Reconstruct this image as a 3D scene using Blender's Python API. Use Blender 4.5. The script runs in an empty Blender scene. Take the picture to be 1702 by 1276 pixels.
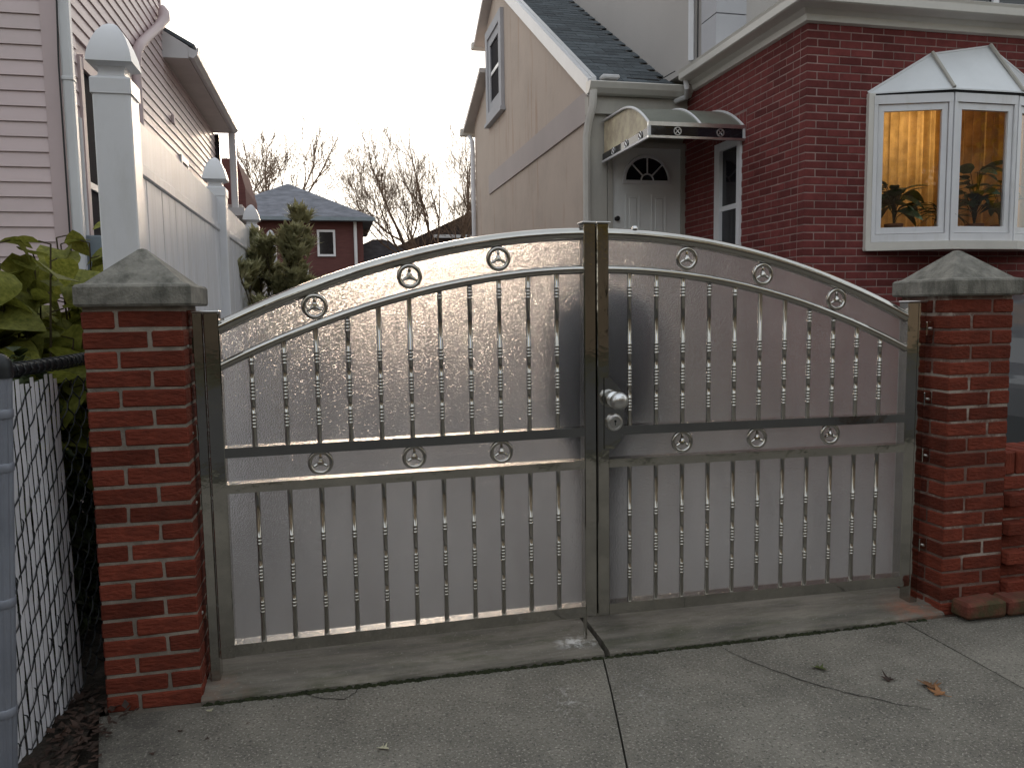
import bpy, math, random
from mathutils import Vector, Matrix
R = math.radians
rng = random.Random(7)
scene = bpy.context.scene
col = scene.collection

# ------------------------------------------------------------------ camera
cam_d = bpy.data.cameras.new('camera')
cam_d.sensor_width = 36.0
cam_d.lens = 27.52
cam_d.clip_start = 0.05
cam_d.clip_end = 600
cam = bpy.data.objects.new('camera', cam_d)
col.objects.link(cam)
yaw, pitch, roll = R(12.705), R(-5.443), R(-0.858)
fwd = Vector((math.sin(yaw) * math.cos(pitch), math.cos(yaw) * math.cos(pitch), math.sin(pitch)))
rgt = Vector((math.cos(yaw), -math.sin(yaw), 0))
upv = rgt.cross(fwd)
r2 = math.cos(roll) * rgt + math.sin(roll) * upv
u2 = -math.sin(roll) * rgt + math.cos(roll) * upv
m = Matrix((r2, u2, -fwd)).transposed().to_4x4()
m.translation = Vector((-1.039, -3.030, 1.414))
cam.matrix_world = m
scene.camera = cam

# ------------------------------------------------------------------ sky and sun
world = bpy.data.worlds.new('World')
scene.world = world
world.use_nodes = True
wn, wl = world.node_tree.nodes, world.node_tree.links
bg = wn['Background']
sky = wn.new('ShaderNodeTexSky')
sky.sky_type = 'NISHITA'
sky.sun_disc = False
SUN_EL, SUN_AZ = R(6.0), R(2.0)        # azimuth from +Y towards +X
sky.sun_elevation = SUN_EL
sky.sun_rotation = SUN_AZ
sky.altitude = 20
sky.air_density = 1.0
sky.dust_density = 3.0
sky.ozone_density = 1.0
hs = wn.new('ShaderNodeHueSaturation')   # a pale, hazy evening sky
hs.inputs['Saturation'].default_value = 0.70
wl.new(sky.outputs[0], hs.inputs['Color'])
gm = wn.new('ShaderNodeGamma'); gm.inputs['Gamma'].default_value = 0.30   # thin cloud evens the dome out
wl.new(hs.outputs[0], gm.inputs['Color'])
wl.new(gm.outputs[0], bg.inputs['Color'])
bg.inputs['Strength'].default_value = 0.15
sun_d = bpy.data.lights.new('sun', 'SUN')
sun_d.energy = 0.5
sun_d.angle = R(20)
sun_d.color = (1.0, 0.78, 0.58)
sun = bpy.data.objects.new('sun', sun_d)
col.objects.link(sun)
sd = Vector((math.sin(SUN_AZ) * math.cos(SUN_EL), math.cos(SUN_AZ) * math.cos(SUN_EL), math.sin(SUN_EL)))
sun.rotation_euler = sd.to_track_quat('Z', 'Y').to_euler()
scene.view_settings.view_transform = 'Standard'
scene.view_settings.look = 'None'
scene.view_settings.gamma = 1.0
scene.view_settings.exposure = 2.78
scene.view_settings.use_curve_mapping = False
scene.cycles.use_denoising = True
scene.cycles.max_bounces = 12
scene.cycles.transmission_bounces = 10
scene.cycles.caustics_refractive = True
scene.cycles.sample_clamp_indirect = 6.0

# ------------------------------------------------------------------ materials
def pm(name, c, rough=0.7, metal=0.0, var=0.12, scale=6.0, bump=0.15, bscale=60.0, rnd=0.0,
       bdist=0.004, c2=None, stretch=None, spec=0.5, trans=0.0, ior=1.45, coat=0.0, rvar=0.0, detail=6.0):
    """Principled material with noise-varied colour, optional per-object variation and fine relief."""
    mt = bpy.data.materials.new(name)
    mt.use_nodes = True
    n, l = mt.node_tree.nodes, mt.node_tree.links
    b = n['Principled BSDF']
    tc = n.new('ShaderNodeTexCoord')
    mp = n.new('ShaderNodeMapping')
    if stretch: mp.inputs['Scale'].default_value = stretch
    l.new(tc.outputs['Object'], mp.inputs['Vector'])
    oi = n.new('ShaderNodeObjectInfo')
    mw = n.new('ShaderNodeMath'); mw.operation = 'MULTIPLY'; mw.inputs[1].default_value = 37.0
    l.new(oi.outputs['Random'], mw.inputs[0])
    nz = n.new('ShaderNodeTexNoise'); nz.noise_dimensions = '4D'
    nz.inputs['Scale'].default_value = scale
    nz.inputs['Detail'].default_value = detail
    nz.inputs['Roughness'].default_value = 0.62
    l.new(mp.outputs[0], nz.inputs['Vector']); l.new(mw.outputs[0], nz.inputs['W'])
    cr = n.new('ShaderNodeValToRGB')
    lo = [max(0, x * (1 - var)) for x in c]; hi = [min(1, x * (1 + var)) for x in (c2 or c)]
    cr.color_ramp.elements[0].position = 0.32; cr.color_ramp.elements[1].position = 0.68
    cr.color_ramp.elements[0].color = (*lo, 1); cr.color_ramp.elements[1].color = (*hi, 1)
    l.new(nz.outputs['Fac'], cr.inputs['Fac'])
    out = cr.outputs['Color']
    if rnd:
        h = n.new('ShaderNodeHueSaturation')
        mr = n.new('ShaderNodeMapRange')
        mr.inputs['To Min'].default_value = 1 - rnd; mr.inputs['To Max'].default_value = 1 + rnd
        l.new(oi.outputs['Random'], mr.inputs['Value']); l.new(mr.outputs[0], h.inputs['Value'])
        l.new(out, h.inputs['Color']); out = h.outputs['Color']
    l.new(out, b.inputs['Base Color'])
    b.inputs['Roughness'].default_value = rough
    b.inputs['Metallic'].default_value = metal
    b.inputs['Specular IOR Level'].default_value = spec
    b.inputs['IOR'].default_value = ior
    b.inputs['Transmission Weight'].default_value = trans
    b.inputs['Coat Weight'].default_value = coat
    if rvar:
        r_ = n.new('ShaderNodeMapRange')
        r_.inputs['To Min'].default_value = max(0.02, rough - rvar); r_.inputs['To Max'].default_value = min(1, rough + rvar)
        l.new(nz.outputs['Fac'], r_.inputs['Value']); l.new(r_.outputs[0], b.inputs['Roughness'])
    if bump:
        nb = n.new('ShaderNodeTexNoise'); nb.inputs['Scale'].default_value = bscale; nb.inputs['Detail'].default_value = 4
        l.new(mp.outputs[0], nb.inputs['Vector'])
        bp = n.new('ShaderNodeBump'); bp.inputs['Strength'].default_value = bump; bp.inputs['Distance'].default_value = bdist
        l.new(nb.outputs['Fac'], bp.inputs['Height']); l.new(bp.outputs[0], b.inputs['Normal'])
    mt['bsdf'] = 1
    return mt

def mixin(mt, c, scale, lo, hi, stretch=None, amount=1.0, box=None):
    """Lay a second colour over a material where a noise (or a box of object space) says so: stains, moss, paint."""
    n, l = mt.node_tree.nodes, mt.node_tree.links
    b = n['Principled BSDF']
    src = b.inputs['Base Color'].links[0].from_socket
    tc = n.new('ShaderNodeTexCoord'); mp = n.new('ShaderNodeMapping')
    if stretch: mp.inputs['Scale'].default_value = stretch
    l.new(tc.outputs['Object'], mp.inputs['Vector'])
    nz = n.new('ShaderNodeTexNoise'); nz.inputs['Scale'].default_value = scale; nz.inputs['Detail'].default_value = 8
    nz.inputs['Roughness'].default_value = 0.7
    l.new(mp.outputs[0], nz.inputs['Vector'])
    mr = n.new('ShaderNodeMapRange'); mr.inputs['From Min'].default_value = lo; mr.inputs['From Max'].default_value = hi
    mr.inputs['To Max'].default_value = amount
    l.new(nz.outputs['Fac'], mr.inputs['Value'])
    fac = mr.outputs[0]
    if box:      # (cx, cy, cz, radius): a patch of its own shape around a place
        sb = n.new('ShaderNodeVectorMath'); sb.operation = 'SUBTRACT'; sb.inputs[1].default_value = box[:3]
        l.new(tc.outputs['Object'], sb.inputs[0])
        sc_ = n.new('ShaderNodeVectorMath'); sc_.operation = 'MULTIPLY'; sc_.inputs[1].default_value = box[4] if len(box) > 4 else (1, 1, 1)
        l.new(sb.outputs[0], sc_.inputs[0])
        ln = n.new('ShaderNodeVectorMath'); ln.operation = 'LENGTH'
        l.new(sc_.outputs[0], ln.inputs[0])
        m2 = n.new('ShaderNodeMapRange'); m2.inputs['From Min'].default_value = box[3]; m2.inputs['From Max'].default_value = box[3] * 0.2
        l.new(ln.outputs['Value'], m2.inputs['Value'])
        mu = n.new('ShaderNodeMath'); mu.operation = 'MULTIPLY'
        l.new(fac, mu.inputs[0]); l.new(m2.outputs[0], mu.inputs[1]); fac = mu.outputs[0]
    mx = n.new('ShaderNodeMixRGB'); mx.inputs[2].default_value = (*c, 1)
    l.new(fac, mx.inputs[0]); l.new(src, mx.inputs[1]); l.new(mx.outputs[0], b.inputs['Base Color'])
    return mt

M = {}
M['steel'] = pm('polished stainless steel', (0.46, 0.445, 0.415), rough=0.05, metal=1, var=0.08, scale=9, bump=0.12, bscale=9, bdist=0.012, rvar=0.05)
M['steel2'] = pm('bright steel fittings', (0.66, 0.66, 0.66), rough=0.28, metal=1, var=0.08, scale=20, bump=0.05)
M['brick'] = pm('red pillar brick', (0.15, 0.034, 0.020), rough=0.9, var=0.25, scale=14, bump=0.8, bscale=45, bdist=0.010, rnd=0.30, stretch=(1, 1, 2.5), spec=0.2)
mixin(M['brick'], (0.07, 0.024, 0.018), 9, 0.50, 0.75, amount=0.45)
mixin(M['brick'], (0.27, 0.13, 0.10), 30, 0.66, 0.74, amount=0.35)
M['mortar'] = pm('pale weathered mortar', (0.235, 0.20, 0.165), rough=0.95, var=0.4, scale=10, bump=0.7, bscale=140, bdist=0.004)
M['mortar_d'] = pm('dark weathered mortar', (0.17, 0.105, 0.085), rough=0.95, var=0.35, scale=9, bump=0.7, bscale=140, bdist=0.004)
mixin(M['mortar_d'], (0.42, 0.36, 0.31), 3.5, 0.52, 0.60, amount=0.8)
M['cap'] = pm('weathered cast stone', (0.20, 0.19, 0.165), rough=0.95, var=0.35, scale=18, bump=0.8, bscale=120, bdist=0.004)
mixin(M['cap'], (0.055, 0.055, 0.045), 7, 0.48, 0.72, stretch=(2.2, 2.2, 0.6), amount=0.85)
mixin(M['cap'], (0.12, 0.13, 0.06), 11, 0.60, 0.75, amount=0.6)
M['hbrick'] = pm('dark red house brick', (0.14, 0.036, 0.034), rough=0.9, var=0.2, scale=9, bump=0.4, bscale=60, rnd=0.24, spec=0.2)
M['hmortar'] = pm('thin grey pink mortar', (0.25, 0.165, 0.15), rough=0.95, var=0.35, scale=5, bump=0.4, bscale=120)
M['concrete'] = pm('grey concrete pavement', (0.19, 0.175, 0.147), rough=0.93, var=0.28, scale=3.2, bump=1.0, bscale=120, bdist=0.006, detail=10)
mixin(M['concrete'], (0.085, 0.076, 0.064), 2.3, 0.46, 0.75, amount=0.7)
mixin(M['concrete'], (0.44, 0.41, 0.35), 105, 0.55, 0.62, amount=0.85)
mixin(M['concrete'], (0.04, 0.037, 0.03), 85, 0.54, 0.63, amount=0.8)
mixin(M['concrete'], (0.72, 0.70, 0.66), 75, 0.70, 0.73, amount=0.8)
mixin(M['concrete'], (0.70, 0.68, 0.65), 26, 0.52, 0.66, amount=0.45, box=(-0.26, -0.42, 0, 0.16, (1.6, 0.8, 1)))
mixin(M['concrete'], (0.62, 0.60, 0.57), 30, 0.52, 0.68, amount=0.35, box=(0.02, -0.47, 0, 0.22, (1.6, 0.8, 1)))
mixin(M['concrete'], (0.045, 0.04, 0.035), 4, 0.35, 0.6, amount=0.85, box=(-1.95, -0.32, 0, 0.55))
M['sill'] = pm('worn concrete sill', (0.20, 0.18, 0.15), rough=0.92, var=0.25, scale=5, bump=0.5, bscale=150, stretch=(0.35, 2.2, 1))
mixin(M['sill'], (0.075, 0.07, 0.06), 4, 0.42, 0.70, stretch=(0.6, 3, 1), amount=0.85)
mixin(M['sill'], (0.06, 0.065, 0.03), 6, 0.50, 0.68, stretch=(0.7, 2, 1), amount=0.6)
mixin(M['sill'], (0.40, 0.38, 0.34), 90, 0.60, 0.66, amount=0.5)
mixin(M['sill'], (0.75, 0.74, 0.72), 22, 0.46, 0.56, amount=0.7, box=(-0.10, -0.01, 0.02, 0.11, (1, 1.6, 1)))
mixin(M['sill'], (0.36, 0.12, 0.06), 9, 0.40, 0.62, amount=0.7, box=(1.52, -0.06, 0.02, 0.20))
mixin(M['sill'], (0.33, 0.17, 0.11), 9, 0.45, 0.7, amount=0.5, box=(-1.50, -0.05, 0.02, 0.16))
M['soil'] = pm('dark soil', (0.035, 0.027, 0.020), rough=1, var=0.5, scale=14, bump=1.0, bscale=45, bdist=0.02)
M['moss'] = pm('moss', (0.022, 0.027, 0.009), rough=1, var=0.5, scale=40, bump=1, bscale=160, bdist=0.01)
M['crack'] = pm('dirt in crack', (0.018, 0.016, 0.012), rough=1, bump=0)
M['asphalt'] = pm('asphalt', (0.05, 0.05, 0.05), rough=0.9, var=0.2, scale=30, bump=0.4, bscale=200)
M['earth'] = pm('bare lawn', (0.06, 0.058, 0.03), rough=1, var=0.3, scale=2, bump=0.5, bscale=30)
M['pink'] = pm('pale pink vinyl siding', (0.60, 0.485, 0.485), rough=0.42, var=0.05, scale=1.6, bump=0.12, bscale=40, stretch=(0.3, 0.3, 3), rnd=0.03)
mixin(M['pink'], (0.42, 0.38, 0.34), 1.6, 0.5, 0.8, amount=0.5)
M['pinktrim'] = pm('pink vinyl trim', (0.52, 0.415, 0.415), rough=0.5, var=0.05, scale=2, bump=0.05)
M['white'] = pm('white vinyl', (0.68, 0.68, 0.70), rough=0.32, var=0.06, scale=2.5, bump=0.05, bscale=20)
mixin(M['white'], (0.45, 0.44, 0.39), 3, 0.52, 0.8, stretch=(2, 2, 0.5), amount=0.5)
M['vinyl'] = pm('white vinyl fence boards', (0.66, 0.66, 0.69), rough=0.42, var=0.08, scale=2.2, bump=0.08, bscale=14, stretch=(1, 3, 0.35))
mixin(M['vinyl'], (0.42, 0.40, 0.36), 4, 0.48, 0.76, stretch=(1, 6, 0.25), amount=0.6)
M['alum'] = pm('white enamelled gutter', (0.60, 0.60, 0.61), rough=0.35, var=0.06, scale=3, bump=0.04, bscale=15)
M['soffit'] = pm('soffit', (0.58, 0.53, 0.50), rough=0.6, var=0.1, scale=2, bump=0.05)
M['darkglass'] = pm('dark window glass', (0.012, 0.012, 0.016), rough=0.06, var=0.2, scale=1, bump=0.02, bscale=2, spec=0.6)
M['screen'] = pm('dark insect screen', (0.016, 0.015, 0.02), rough=0.85, var=0.2, scale=3, bump=0.0, spec=0.1)
M['stucco'] = pm('beige stucco', (0.50, 0.415, 0.35), rough=0.95, var=0.06, scale=0.8, bump=0.5, bscale=90, bdist=0.004)
mixin(M['stucco'], (0.38, 0.235, 0.16), 2.6, 0.55, 0.68, stretch=(1, 2.2, 0.2), amount=0.6)
mixin(M['stucco'], (0.30, 0.25, 0.21), 0.9, 0.50, 0.75, amount=0.4)
M['band'] = pm('grey beige stucco band', (0.44, 0.385, 0.365), rough=0.95, var=0.06, scale=1, bump=0.4, bscale=90)
M['stucco_g'] = pm('grey stucco', (0.42, 0.395, 0.375), rough=0.95, var=0.05, scale=0.7, bump=0.4, bscale=90)
M['quoin'] = pm('grey quoin block', (0.43, 0.43, 0.45), rough=0.9, var=0.06, scale=2, bump=0.3, bscale=90, rnd=0.04)
M['shingle'] = pm('dark slate coloured shingle', (0.075, 0.088, 0.098), rough=0.95, var=0.25, scale=20, bump=0.8, bscale=170, rnd=0.28)
M['fshingle'] = pm('blue grey shingle', (0.165, 0.17, 0.195), rough=0.95, var=0.35, scale=5, bump=0.8, bscale=40, rnd=0.2, stretch=(0.6, 1, 2))
M['cornice'] = pm('cream white cornice', (0.60, 0.575, 0.53), rough=0.4, var=0.08, scale=3, bump=0.05)
M['doorpaint'] = pm('grey white door paint', (0.70, 0.71, 0.70), rough=0.5, var=0.06, scale=2, bump=0.05)
M['trim'] = pm('old grey cream trim', (0.42, 0.40, 0.36), rough=0.7, var=0.15, scale=4, bump=0.1, stretch=(1, 1, 0.3))
M['farbrick'] = pm('far red brick', (0.115, 0.046, 0.042), rough=0.9, var=0.18, scale=9, bump=0.2, stretch=(0.5, 0.5, 4))
M['darkroof'] = pm('dark brown roof', (0.045, 0.032, 0.028), rough=1, var=0.3, scale=5, bump=0.3)
M['bark'] = pm('bare tree bark', (0.085, 0.062, 0.05), rough=1, var=0.3, scale=20, bump=0.5, bscale=50)
M['twig'] = pm('bare twigs', (0.20, 0.135, 0.095), rough=1, var=0.3, scale=9, bump=0)  # lighter brown, with the distant haze put into the colour
M['stem'] = pm('brown green stems', (0.06, 0.045, 0.02), rough=0.9, var=0.3, scale=20, bump=0.2)
def leafmat(name, c, c2, tr=0.35, rough=0.5, rnd=0.35):
    mt = pm(name, c, rough=rough, var=0.2, c2=c2, scale=9, bump=0.25, bscale=40, bdist=0.003, rnd=rnd)
    n, l = mt.node_tree.nodes, mt.node_tree.links
    b = n['Principled BSDF']; o = n['Material Output']
    t = n.new('ShaderNodeBsdfTranslucent'); mx = n.new('ShaderNodeMixShader'); mx.inputs[0].default_value = tr
    l.new(b.inputs['Base Color'].links[0].from_socket, t.inputs['Color'])
    l.new(b.outputs[0], mx.inputs[1]); l.new(t.outputs[0], mx.inputs[2]); l.new(mx.outputs[0], o.inputs['Surface'])
    return mt
M['leaf'] = leafmat('broad yellow green leaf', (0.14, 0.16, 0.022), (0.27, 0.27, 0.055), tr=0.4, rough=0.62)
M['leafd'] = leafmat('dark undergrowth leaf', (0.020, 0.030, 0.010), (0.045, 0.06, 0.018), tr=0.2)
M['laurel'] = leafmat('olive green laurel leaf', (0.17, 0.17, 0.075), (0.50, 0.47, 0.27), tr=0.45, rough=0.35, rnd=0.0)
M['houseplant'] = leafmat('deep green house plant leaf', (0.035, 0.06, 0.03), (0.07, 0.11, 0.05), tr=0.2)
M['yellowleaf'] = leafmat('yellow autumn leaf', (0.36, 0.26, 0.03), (0.5, 0.36, 0.05), tr=0.3)
M['brownleaf'] = leafmat('dry orange brown leaf', (0.24, 0.11, 0.045), (0.36, 0.18, 0.08), tr=0.2, rough=0.8)
M['darkleaf'] = leafmat('wet dark brown leaf', (0.035, 0.022, 0.016), (0.075, 0.042, 0.03), tr=0.1, rough=0.7)
M['greenleaf'] = leafmat('fallen green leaf', (0.10, 0.13, 0.03), (0.17, 0.20, 0.05), tr=0.2)
M['paleleaf'] = leafmat('pale dry leaf', (0.34, 0.32, 0.22), (0.46, 0.43, 0.31), tr=0.2, rough=0.8)
M['slat'] = pm('white plastic privacy slat', (0.70, 0.70, 0.74), rough=0.4, var=0.10, scale=4, bump=0.1, bscale=20, stretch=(1, 1, 0.4), rnd=0.06)
M['wire'] = pm('black coated wire', (0.010, 0.012, 0.014), rough=0.45, var=0.2, bump=0)
M['fpost'] = pm('grey blue fence post', (0.22, 0.235, 0.275), rough=0.45, metal=0.2, var=0.15, scale=6, bump=0.15, bscale=30)
M['tarp'] = pm('dark blue grey tarp', (0.012, 0.013, 0.022), rough=0.6, var=0.3, scale=4, bump=0.3, bscale=8)
M['carbody'] = pm('silver grey car paint', (0.07, 0.075, 0.08), rough=0.45, metal=0.1, var=0.04, scale=2, bump=0, coat=0.6)
M['chrome'] = pm('chrome trim', (0.8, 0.8, 0.82), rough=0.15, metal=1, bump=0)
M['rubber'] = pm('black rubber', (0.012, 0.012, 0.013), rough=0.7, bump=0.1)
M['tail'] = pm('red lamp lens', (0.30, 0.012, 0.012), rough=0.2, bump=0)
M['poly'] = pm('smoked awning sheet', (0.17, 0.18, 0.15), rough=0.28, var=0.2, scale=3, bump=0.05)
M['awnside'] = leafmat('cream translucent awning side', (0.86, 0.73, 0.54), (0.90, 0.77, 0.58), tr=0.35, rough=0.5, rnd=0)
M['curtain'] = leafmat('golden drawn curtain', (0.46, 0.31, 0.13), (0.54, 0.38, 0.17), tr=0.45, rough=0.9, rnd=0)
M['wallin'] = pm('room wall', (0.42, 0.30, 0.18), rough=0.9, bump=0)
M['oppbrick'] = pm('opposite house brick', (0.10, 0.085, 0.065), rough=0.9, var=0.2, scale=4, bump=0)
M['pot'] = pm('terracotta pot', (0.26, 0.11, 0.06), rough=0.8, bump=0.1)
M['vase'] = pm('pale green glazed pot', (0.38, 0.44, 0.34), rough=0.25, bump=0)
M['utility'] = pm('grey blue meter box', (0.20, 0.24, 0.27), rough=0.5, metal=0.2, bump=0.03)
M['cable'] = pm('black cable', (0.02, 0.02, 0.02), rough=0.6, bump=0)

def glassmat(name, rough, bump=0.0, bscale=300.0, bdist=0.001, tint=(1, 1, 1), ior=1.45, diff=0.0, smear=False):
    mt = bpy.data.materials.new(name); mt.use_nodes = True
    n, l = mt.node_tree.nodes, mt.node_tree.links
    b = n['Principled BSDF']; o = n['Material Output']
    b.inputs['Base Color'].default_value = (*tint, 1); b.inputs['Roughness'].default_value = rough
    b.inputs['Transmission Weight'].default_value = 1; b.inputs['IOR'].default_value = ior
    nrm = None
    if smear:
        tc2 = n.new('ShaderNodeTexCoord'); mp2 = n.new('ShaderNodeMapping'); mp2.inputs['Scale'].default_value = (2.2, 1, 0.8)
        ns = n.new('ShaderNodeTexNoise'); ns.inputs['Scale'].default_value = 1.6; ns.inputs['Detail'].default_value = 7; ns.inputs['Roughness'].default_value = 0.6
        l.new(tc2.outputs['Object'], mp2.inputs['Vector']); l.new(mp2.outputs[0], ns.inputs['Vector'])
        rr = n.new('ShaderNodeMapRange'); rr.inputs['From Min'].default_value = 0.3; rr.inputs['From Max'].default_value = 0.7
        rr.inputs['To Min'].default_value = rough*0.75; rr.inputs['To Max'].default_value = rough*1.25
        l.new(ns.outputs['Fac'], rr.inputs['Value']); l.new(rr.outputs[0], b.inputs['Roughness'])
        cs = n.new('ShaderNodeValToRGB'); cs.color_ramp.elements[0].position = 0.3; cs.color_ramp.elements[1].position = 0.62
        cs.color_ramp.elements[0].color = (tint[0]*0.80, tint[1]*0.79, tint[2]*0.79, 1); cs.color_ramp.elements[1].color = (*tint, 1)
        l.new(ns.outputs['Fac'], cs.inputs['Fac']); l.new(cs.outputs[0], b.inputs['Base Color'])
    if bump:
        tc = n.new('ShaderNodeTexCoord'); nb = n.new('ShaderNodeTexNoise'); nb.inputs['Scale'].default_value = bscale
        nb.inputs['Detail'].default_value = 0.5
        l.new(tc.outputs['Object'], nb.inputs['Vector'])
        bp = n.new('ShaderNodeBump'); bp.inputs['Strength'].default_value = bump; bp.inputs['Distance'].default_value = bdist
        l.new(nb.outputs['Fac'], bp.inputs['Height']); l.new(bp.outputs[0], b.inputs['Normal']); nrm = bp
    if diff:
        t = n.new('ShaderNodeBsdfTranslucent'); t.inputs['Color'].default_value = (*tint, 1)
        mx = n.new('ShaderNodeMixShader'); mx.inputs[0].default_value = diff
        if nrm: l.new(nrm.outputs[0], t.inputs['Normal'])
        l.new(b.outputs[0], mx.inputs[1]); l.new(t.outputs[0], mx.inputs[2]); l.new(mx.outputs[0], o.inputs['Surface'])
    return mt
M['frost'] = glassmat('embossed frosted acrylic', 0.17, bump=1.0, bscale=290, bdist=0.0019, tint=(0.97, 0.955, 0.96), diff=0.10, smear=True)
M['glass'] = glassmat('clear window glass', 0.0, tint=(0.93, 0.95, 0.94))

# ------------------------------------------------------------------ mesh helpers
class MB:
    def __init__(s): s.v, s.f = [], []
    def add(s, vs, fs):
        o = len(s.v); s.v += [tuple(v) for v in vs]; s.f += [tuple(i + o for i in f) for f in fs]; return s
    def box(s, x0, x1, y0, y1, z0, z1):
        return s.add([(x0,y0,z0),(x1,y0,z0),(x1,y1,z0),(x0,y1,z0),(x0,y0,z1),(x1,y0,z1),(x1,y1,z1),(x0,y1,z1)],
                     [(0,3,2,1),(4,5,6,7),(0,1,5,4),(1,2,6,5),(2,3,7,6),(3,0,4,7)])
    def cbox(s, x0, x1, y0, y1, z0, z1, b=0.004, j=0.0):
        """box with chamfered edges"""
        cx, cy, cz = (x0+x1)/2, (y0+y1)/2, (z0+z1)/2
        hx, hy, hz = abs(x1-x0)/2, abs(y1-y0)/2, abs(z1-z0)/2
        b = min(b, hx*0.9, hy*0.9, hz*0.9)
        vs, ix = [], {}
        for sx in (-1,1):
            for sy in (-1,1):
                for sz in (-1,1):
                    for a in range(3):
                        p = [sx*(hx-b), sy*(hy-b), sz*(hz-b)]
                        p[a] = (sx*hx, sy*hy, sz*hz)[a]
                        ix[(sx,sy,sz,a)] = len(vs)
                        vs.append((cx+p[0]+rng.uniform(-j,j), cy+p[1]+rng.uniform(-j,j), cz+p[2]+rng.uniform(-j,j)))
        fs = []
        for a in range(3):
            o1, o2 = (a+1)%3, (a+2)%3
            for sg in (-1,1):
                q = []
                for (p1,p2) in ((-1,-1),(1,-1),(1,1),(-1,1)):
                    k = [0,0,0]; k[a]=sg; k[o1]=p1; k[o2]=p2
                    q.append(ix[(*k,a)])
                fs.append(tuple(q if sg>0 else q[::-1]))
            for p1 in (-1,1):
                for p2 in (-1,1):
                    k0=[0,0,0]; k0[a]=-1; k0[o1]=p1; k0[o2]=p2
                    k1=list(k0); k1[a]=1
                    q=(ix[(*k0,o1)],ix[(*k1,o1)],ix[(*k1,o2)],ix[(*k0,o2)])
                    fs.append(q if p1*p2>0 else q[::-1])
        for sx in (-1,1):
            for sy in (-1,1):
                for sz in (-1,1):
                    q=(ix[(sx,sy,sz,0)],ix[(sx,sy,sz,1)],ix[(sx,sy,sz,2)])
                    fs.append(q if sx*sy*sz>0 else q[::-1])
        return s.add(vs, fs)
    def prism(s, poly, axis, a0, a1):
        """poly: 2-D outline; axis 'x','y','z' is the extrusion direction"""
        n = len(poly)
        def P(p, a): return {'x': (a, p[0], p[1]), 'y': (p[0], a, p[1]), 'z': (p[0], p[1], a)}[axis]
        vs = [P(p, a0) for p in poly] + [P(p, a1) for p in poly]
        fs = [tuple(range(n)), tuple(range(2*n-1, n-1, -1))] + [(i, i+n, (i+1)%n+n, (i+1)%n) for i in range(n)]
        return s.add(vs, fs)
    def tube(s, pts, r, n=8, cap=True, closed=False):
        pts = [Vector(p) for p in pts]; rs = r if isinstance(r, (list, tuple)) else [r]*len(pts)
        m_ = len(pts); vs = []; fs = []; ref = None
        for i, p in enumerate(pts):
            if closed: t = pts[(i+1)%m_] - pts[i-1]
            else: t = pts[min(i+1, m_-1)] - pts[max(i-1, 0)]
            if t.length < 1e-9: t = Vector((0,0,1))
            t.normalize()
            if ref is None:
                ref = Vector((0,0,1)) if abs(t.z) < 0.9 else Vector((1,0,0))
            a = (ref - t*ref.dot(t)); 
            if a.length < 1e-6: a = t.orthogonal()
            a.normalize(); b = t.cross(a); ref = a
            for k in range(n):
                an = 2*math.pi*k/n
                vs.append(p + (a*math.cos(an) + b*math.sin(an))*rs[i])
        seg = m_ if closed else m_-1
        for i in range(seg):
            j = (i+1)%m_
            for k in range(n):
                fs.append((i*n+k, i*n+(k+1)%n, j*n+(k+1)%n, j*n+k))
        if cap and not closed:
            fs.append(tuple(range(n-1,-1,-1))); fs.append(tuple((m_-1)*n+k for k in range(n)))
        return s.add(vs, fs)
    def lathe(s, prof, c, axis='z', n=16):
        """prof: (radius, height along axis) list"""
        vs, fs = [], []
        for (r, h) in prof:
            for k in range(n):
                a = 2*math.pi*k/n; u, w = r*math.cos(a), r*math.sin(a)
                d = {'z': (u, w, h), 'y': (w, h, u), 'x': (h, u, w)}[axis]
                vs.append((c[0]+d[0], c[1]+d[1], c[2]+d[2]))
        for i in range(len(prof)-1):
            for k in range(n):
                fs.append((i*n+k, i*n+(k+1)%n, (i+1)*n+(k+1)%n, (i+1)*n+k))
        fs.append(tuple(range(n-1,-1,-1))); fs.append(tuple((len(prof)-1)*n+k for k in range(n)))
        return s.add(vs, fs)
    def mesh(s, name, mt, smooth=False):
        me = bpy.data.meshes.new(name); me.from_pydata(s.v, [], s.f); me.materials.append(mt)
        if smooth:
            me.polygons.foreach_set('use_smooth', [True]*len(me.polygons))
            me.set_sharp_from_angle(angle=R(38))
        me.update(); return me
    def build(s, name, mt, parent=None, smooth=False, **kw):
        return put(name, s.mesh(name, mt, smooth), parent, **kw)

def put(name, me, parent=None, loc=None, rot=None, scl=None, label=None, cat=None, group=None, kind=None):
    o = bpy.data.objects.new(name, me); col.objects.link(o)
    if loc is not None: o.location = loc
    if rot is not None: o.rotation_euler = rot
    if scl is not None: o.scale = scl if hasattr(scl, '__len__') else (scl,)*3
    if parent is not None:
        o.parent = parent
        w = parent.get('wloc')
        p = Vector(w) if w is not None else Vector((0,0,0))
        o.matrix_parent_inverse = Matrix.Translation(-p)
        o['wloc'] = list(Vector((0,0,0)) if loc is None else Vector(loc))
        if rot is not None or scl is not None: pass
    else:
        o['wloc'] = list(Vector(loc) if loc is not None else Vector((0,0,0)))
    if label: o['label'] = label
    if cat: o['category'] = cat
    if group: o['group'] = group
    if kind: o['kind'] = kind
    return o

def thing(name, loc, label, cat, group=None):
    return put(name, None, None, loc=loc, label=label, cat=cat, group=group)
def struct(name, mb, mt, **kw):
    return mb.build(name, mt, None, kind='structure', **kw)

# ================================================================== THE SETTING: ground
struct('ground', MB().add([(-300,-300,-0.08),(300,-300,-0.08),(300,300,-0.08),(-300,300,-0.08)], [(0,1,2,3)]), M['earth'])
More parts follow.
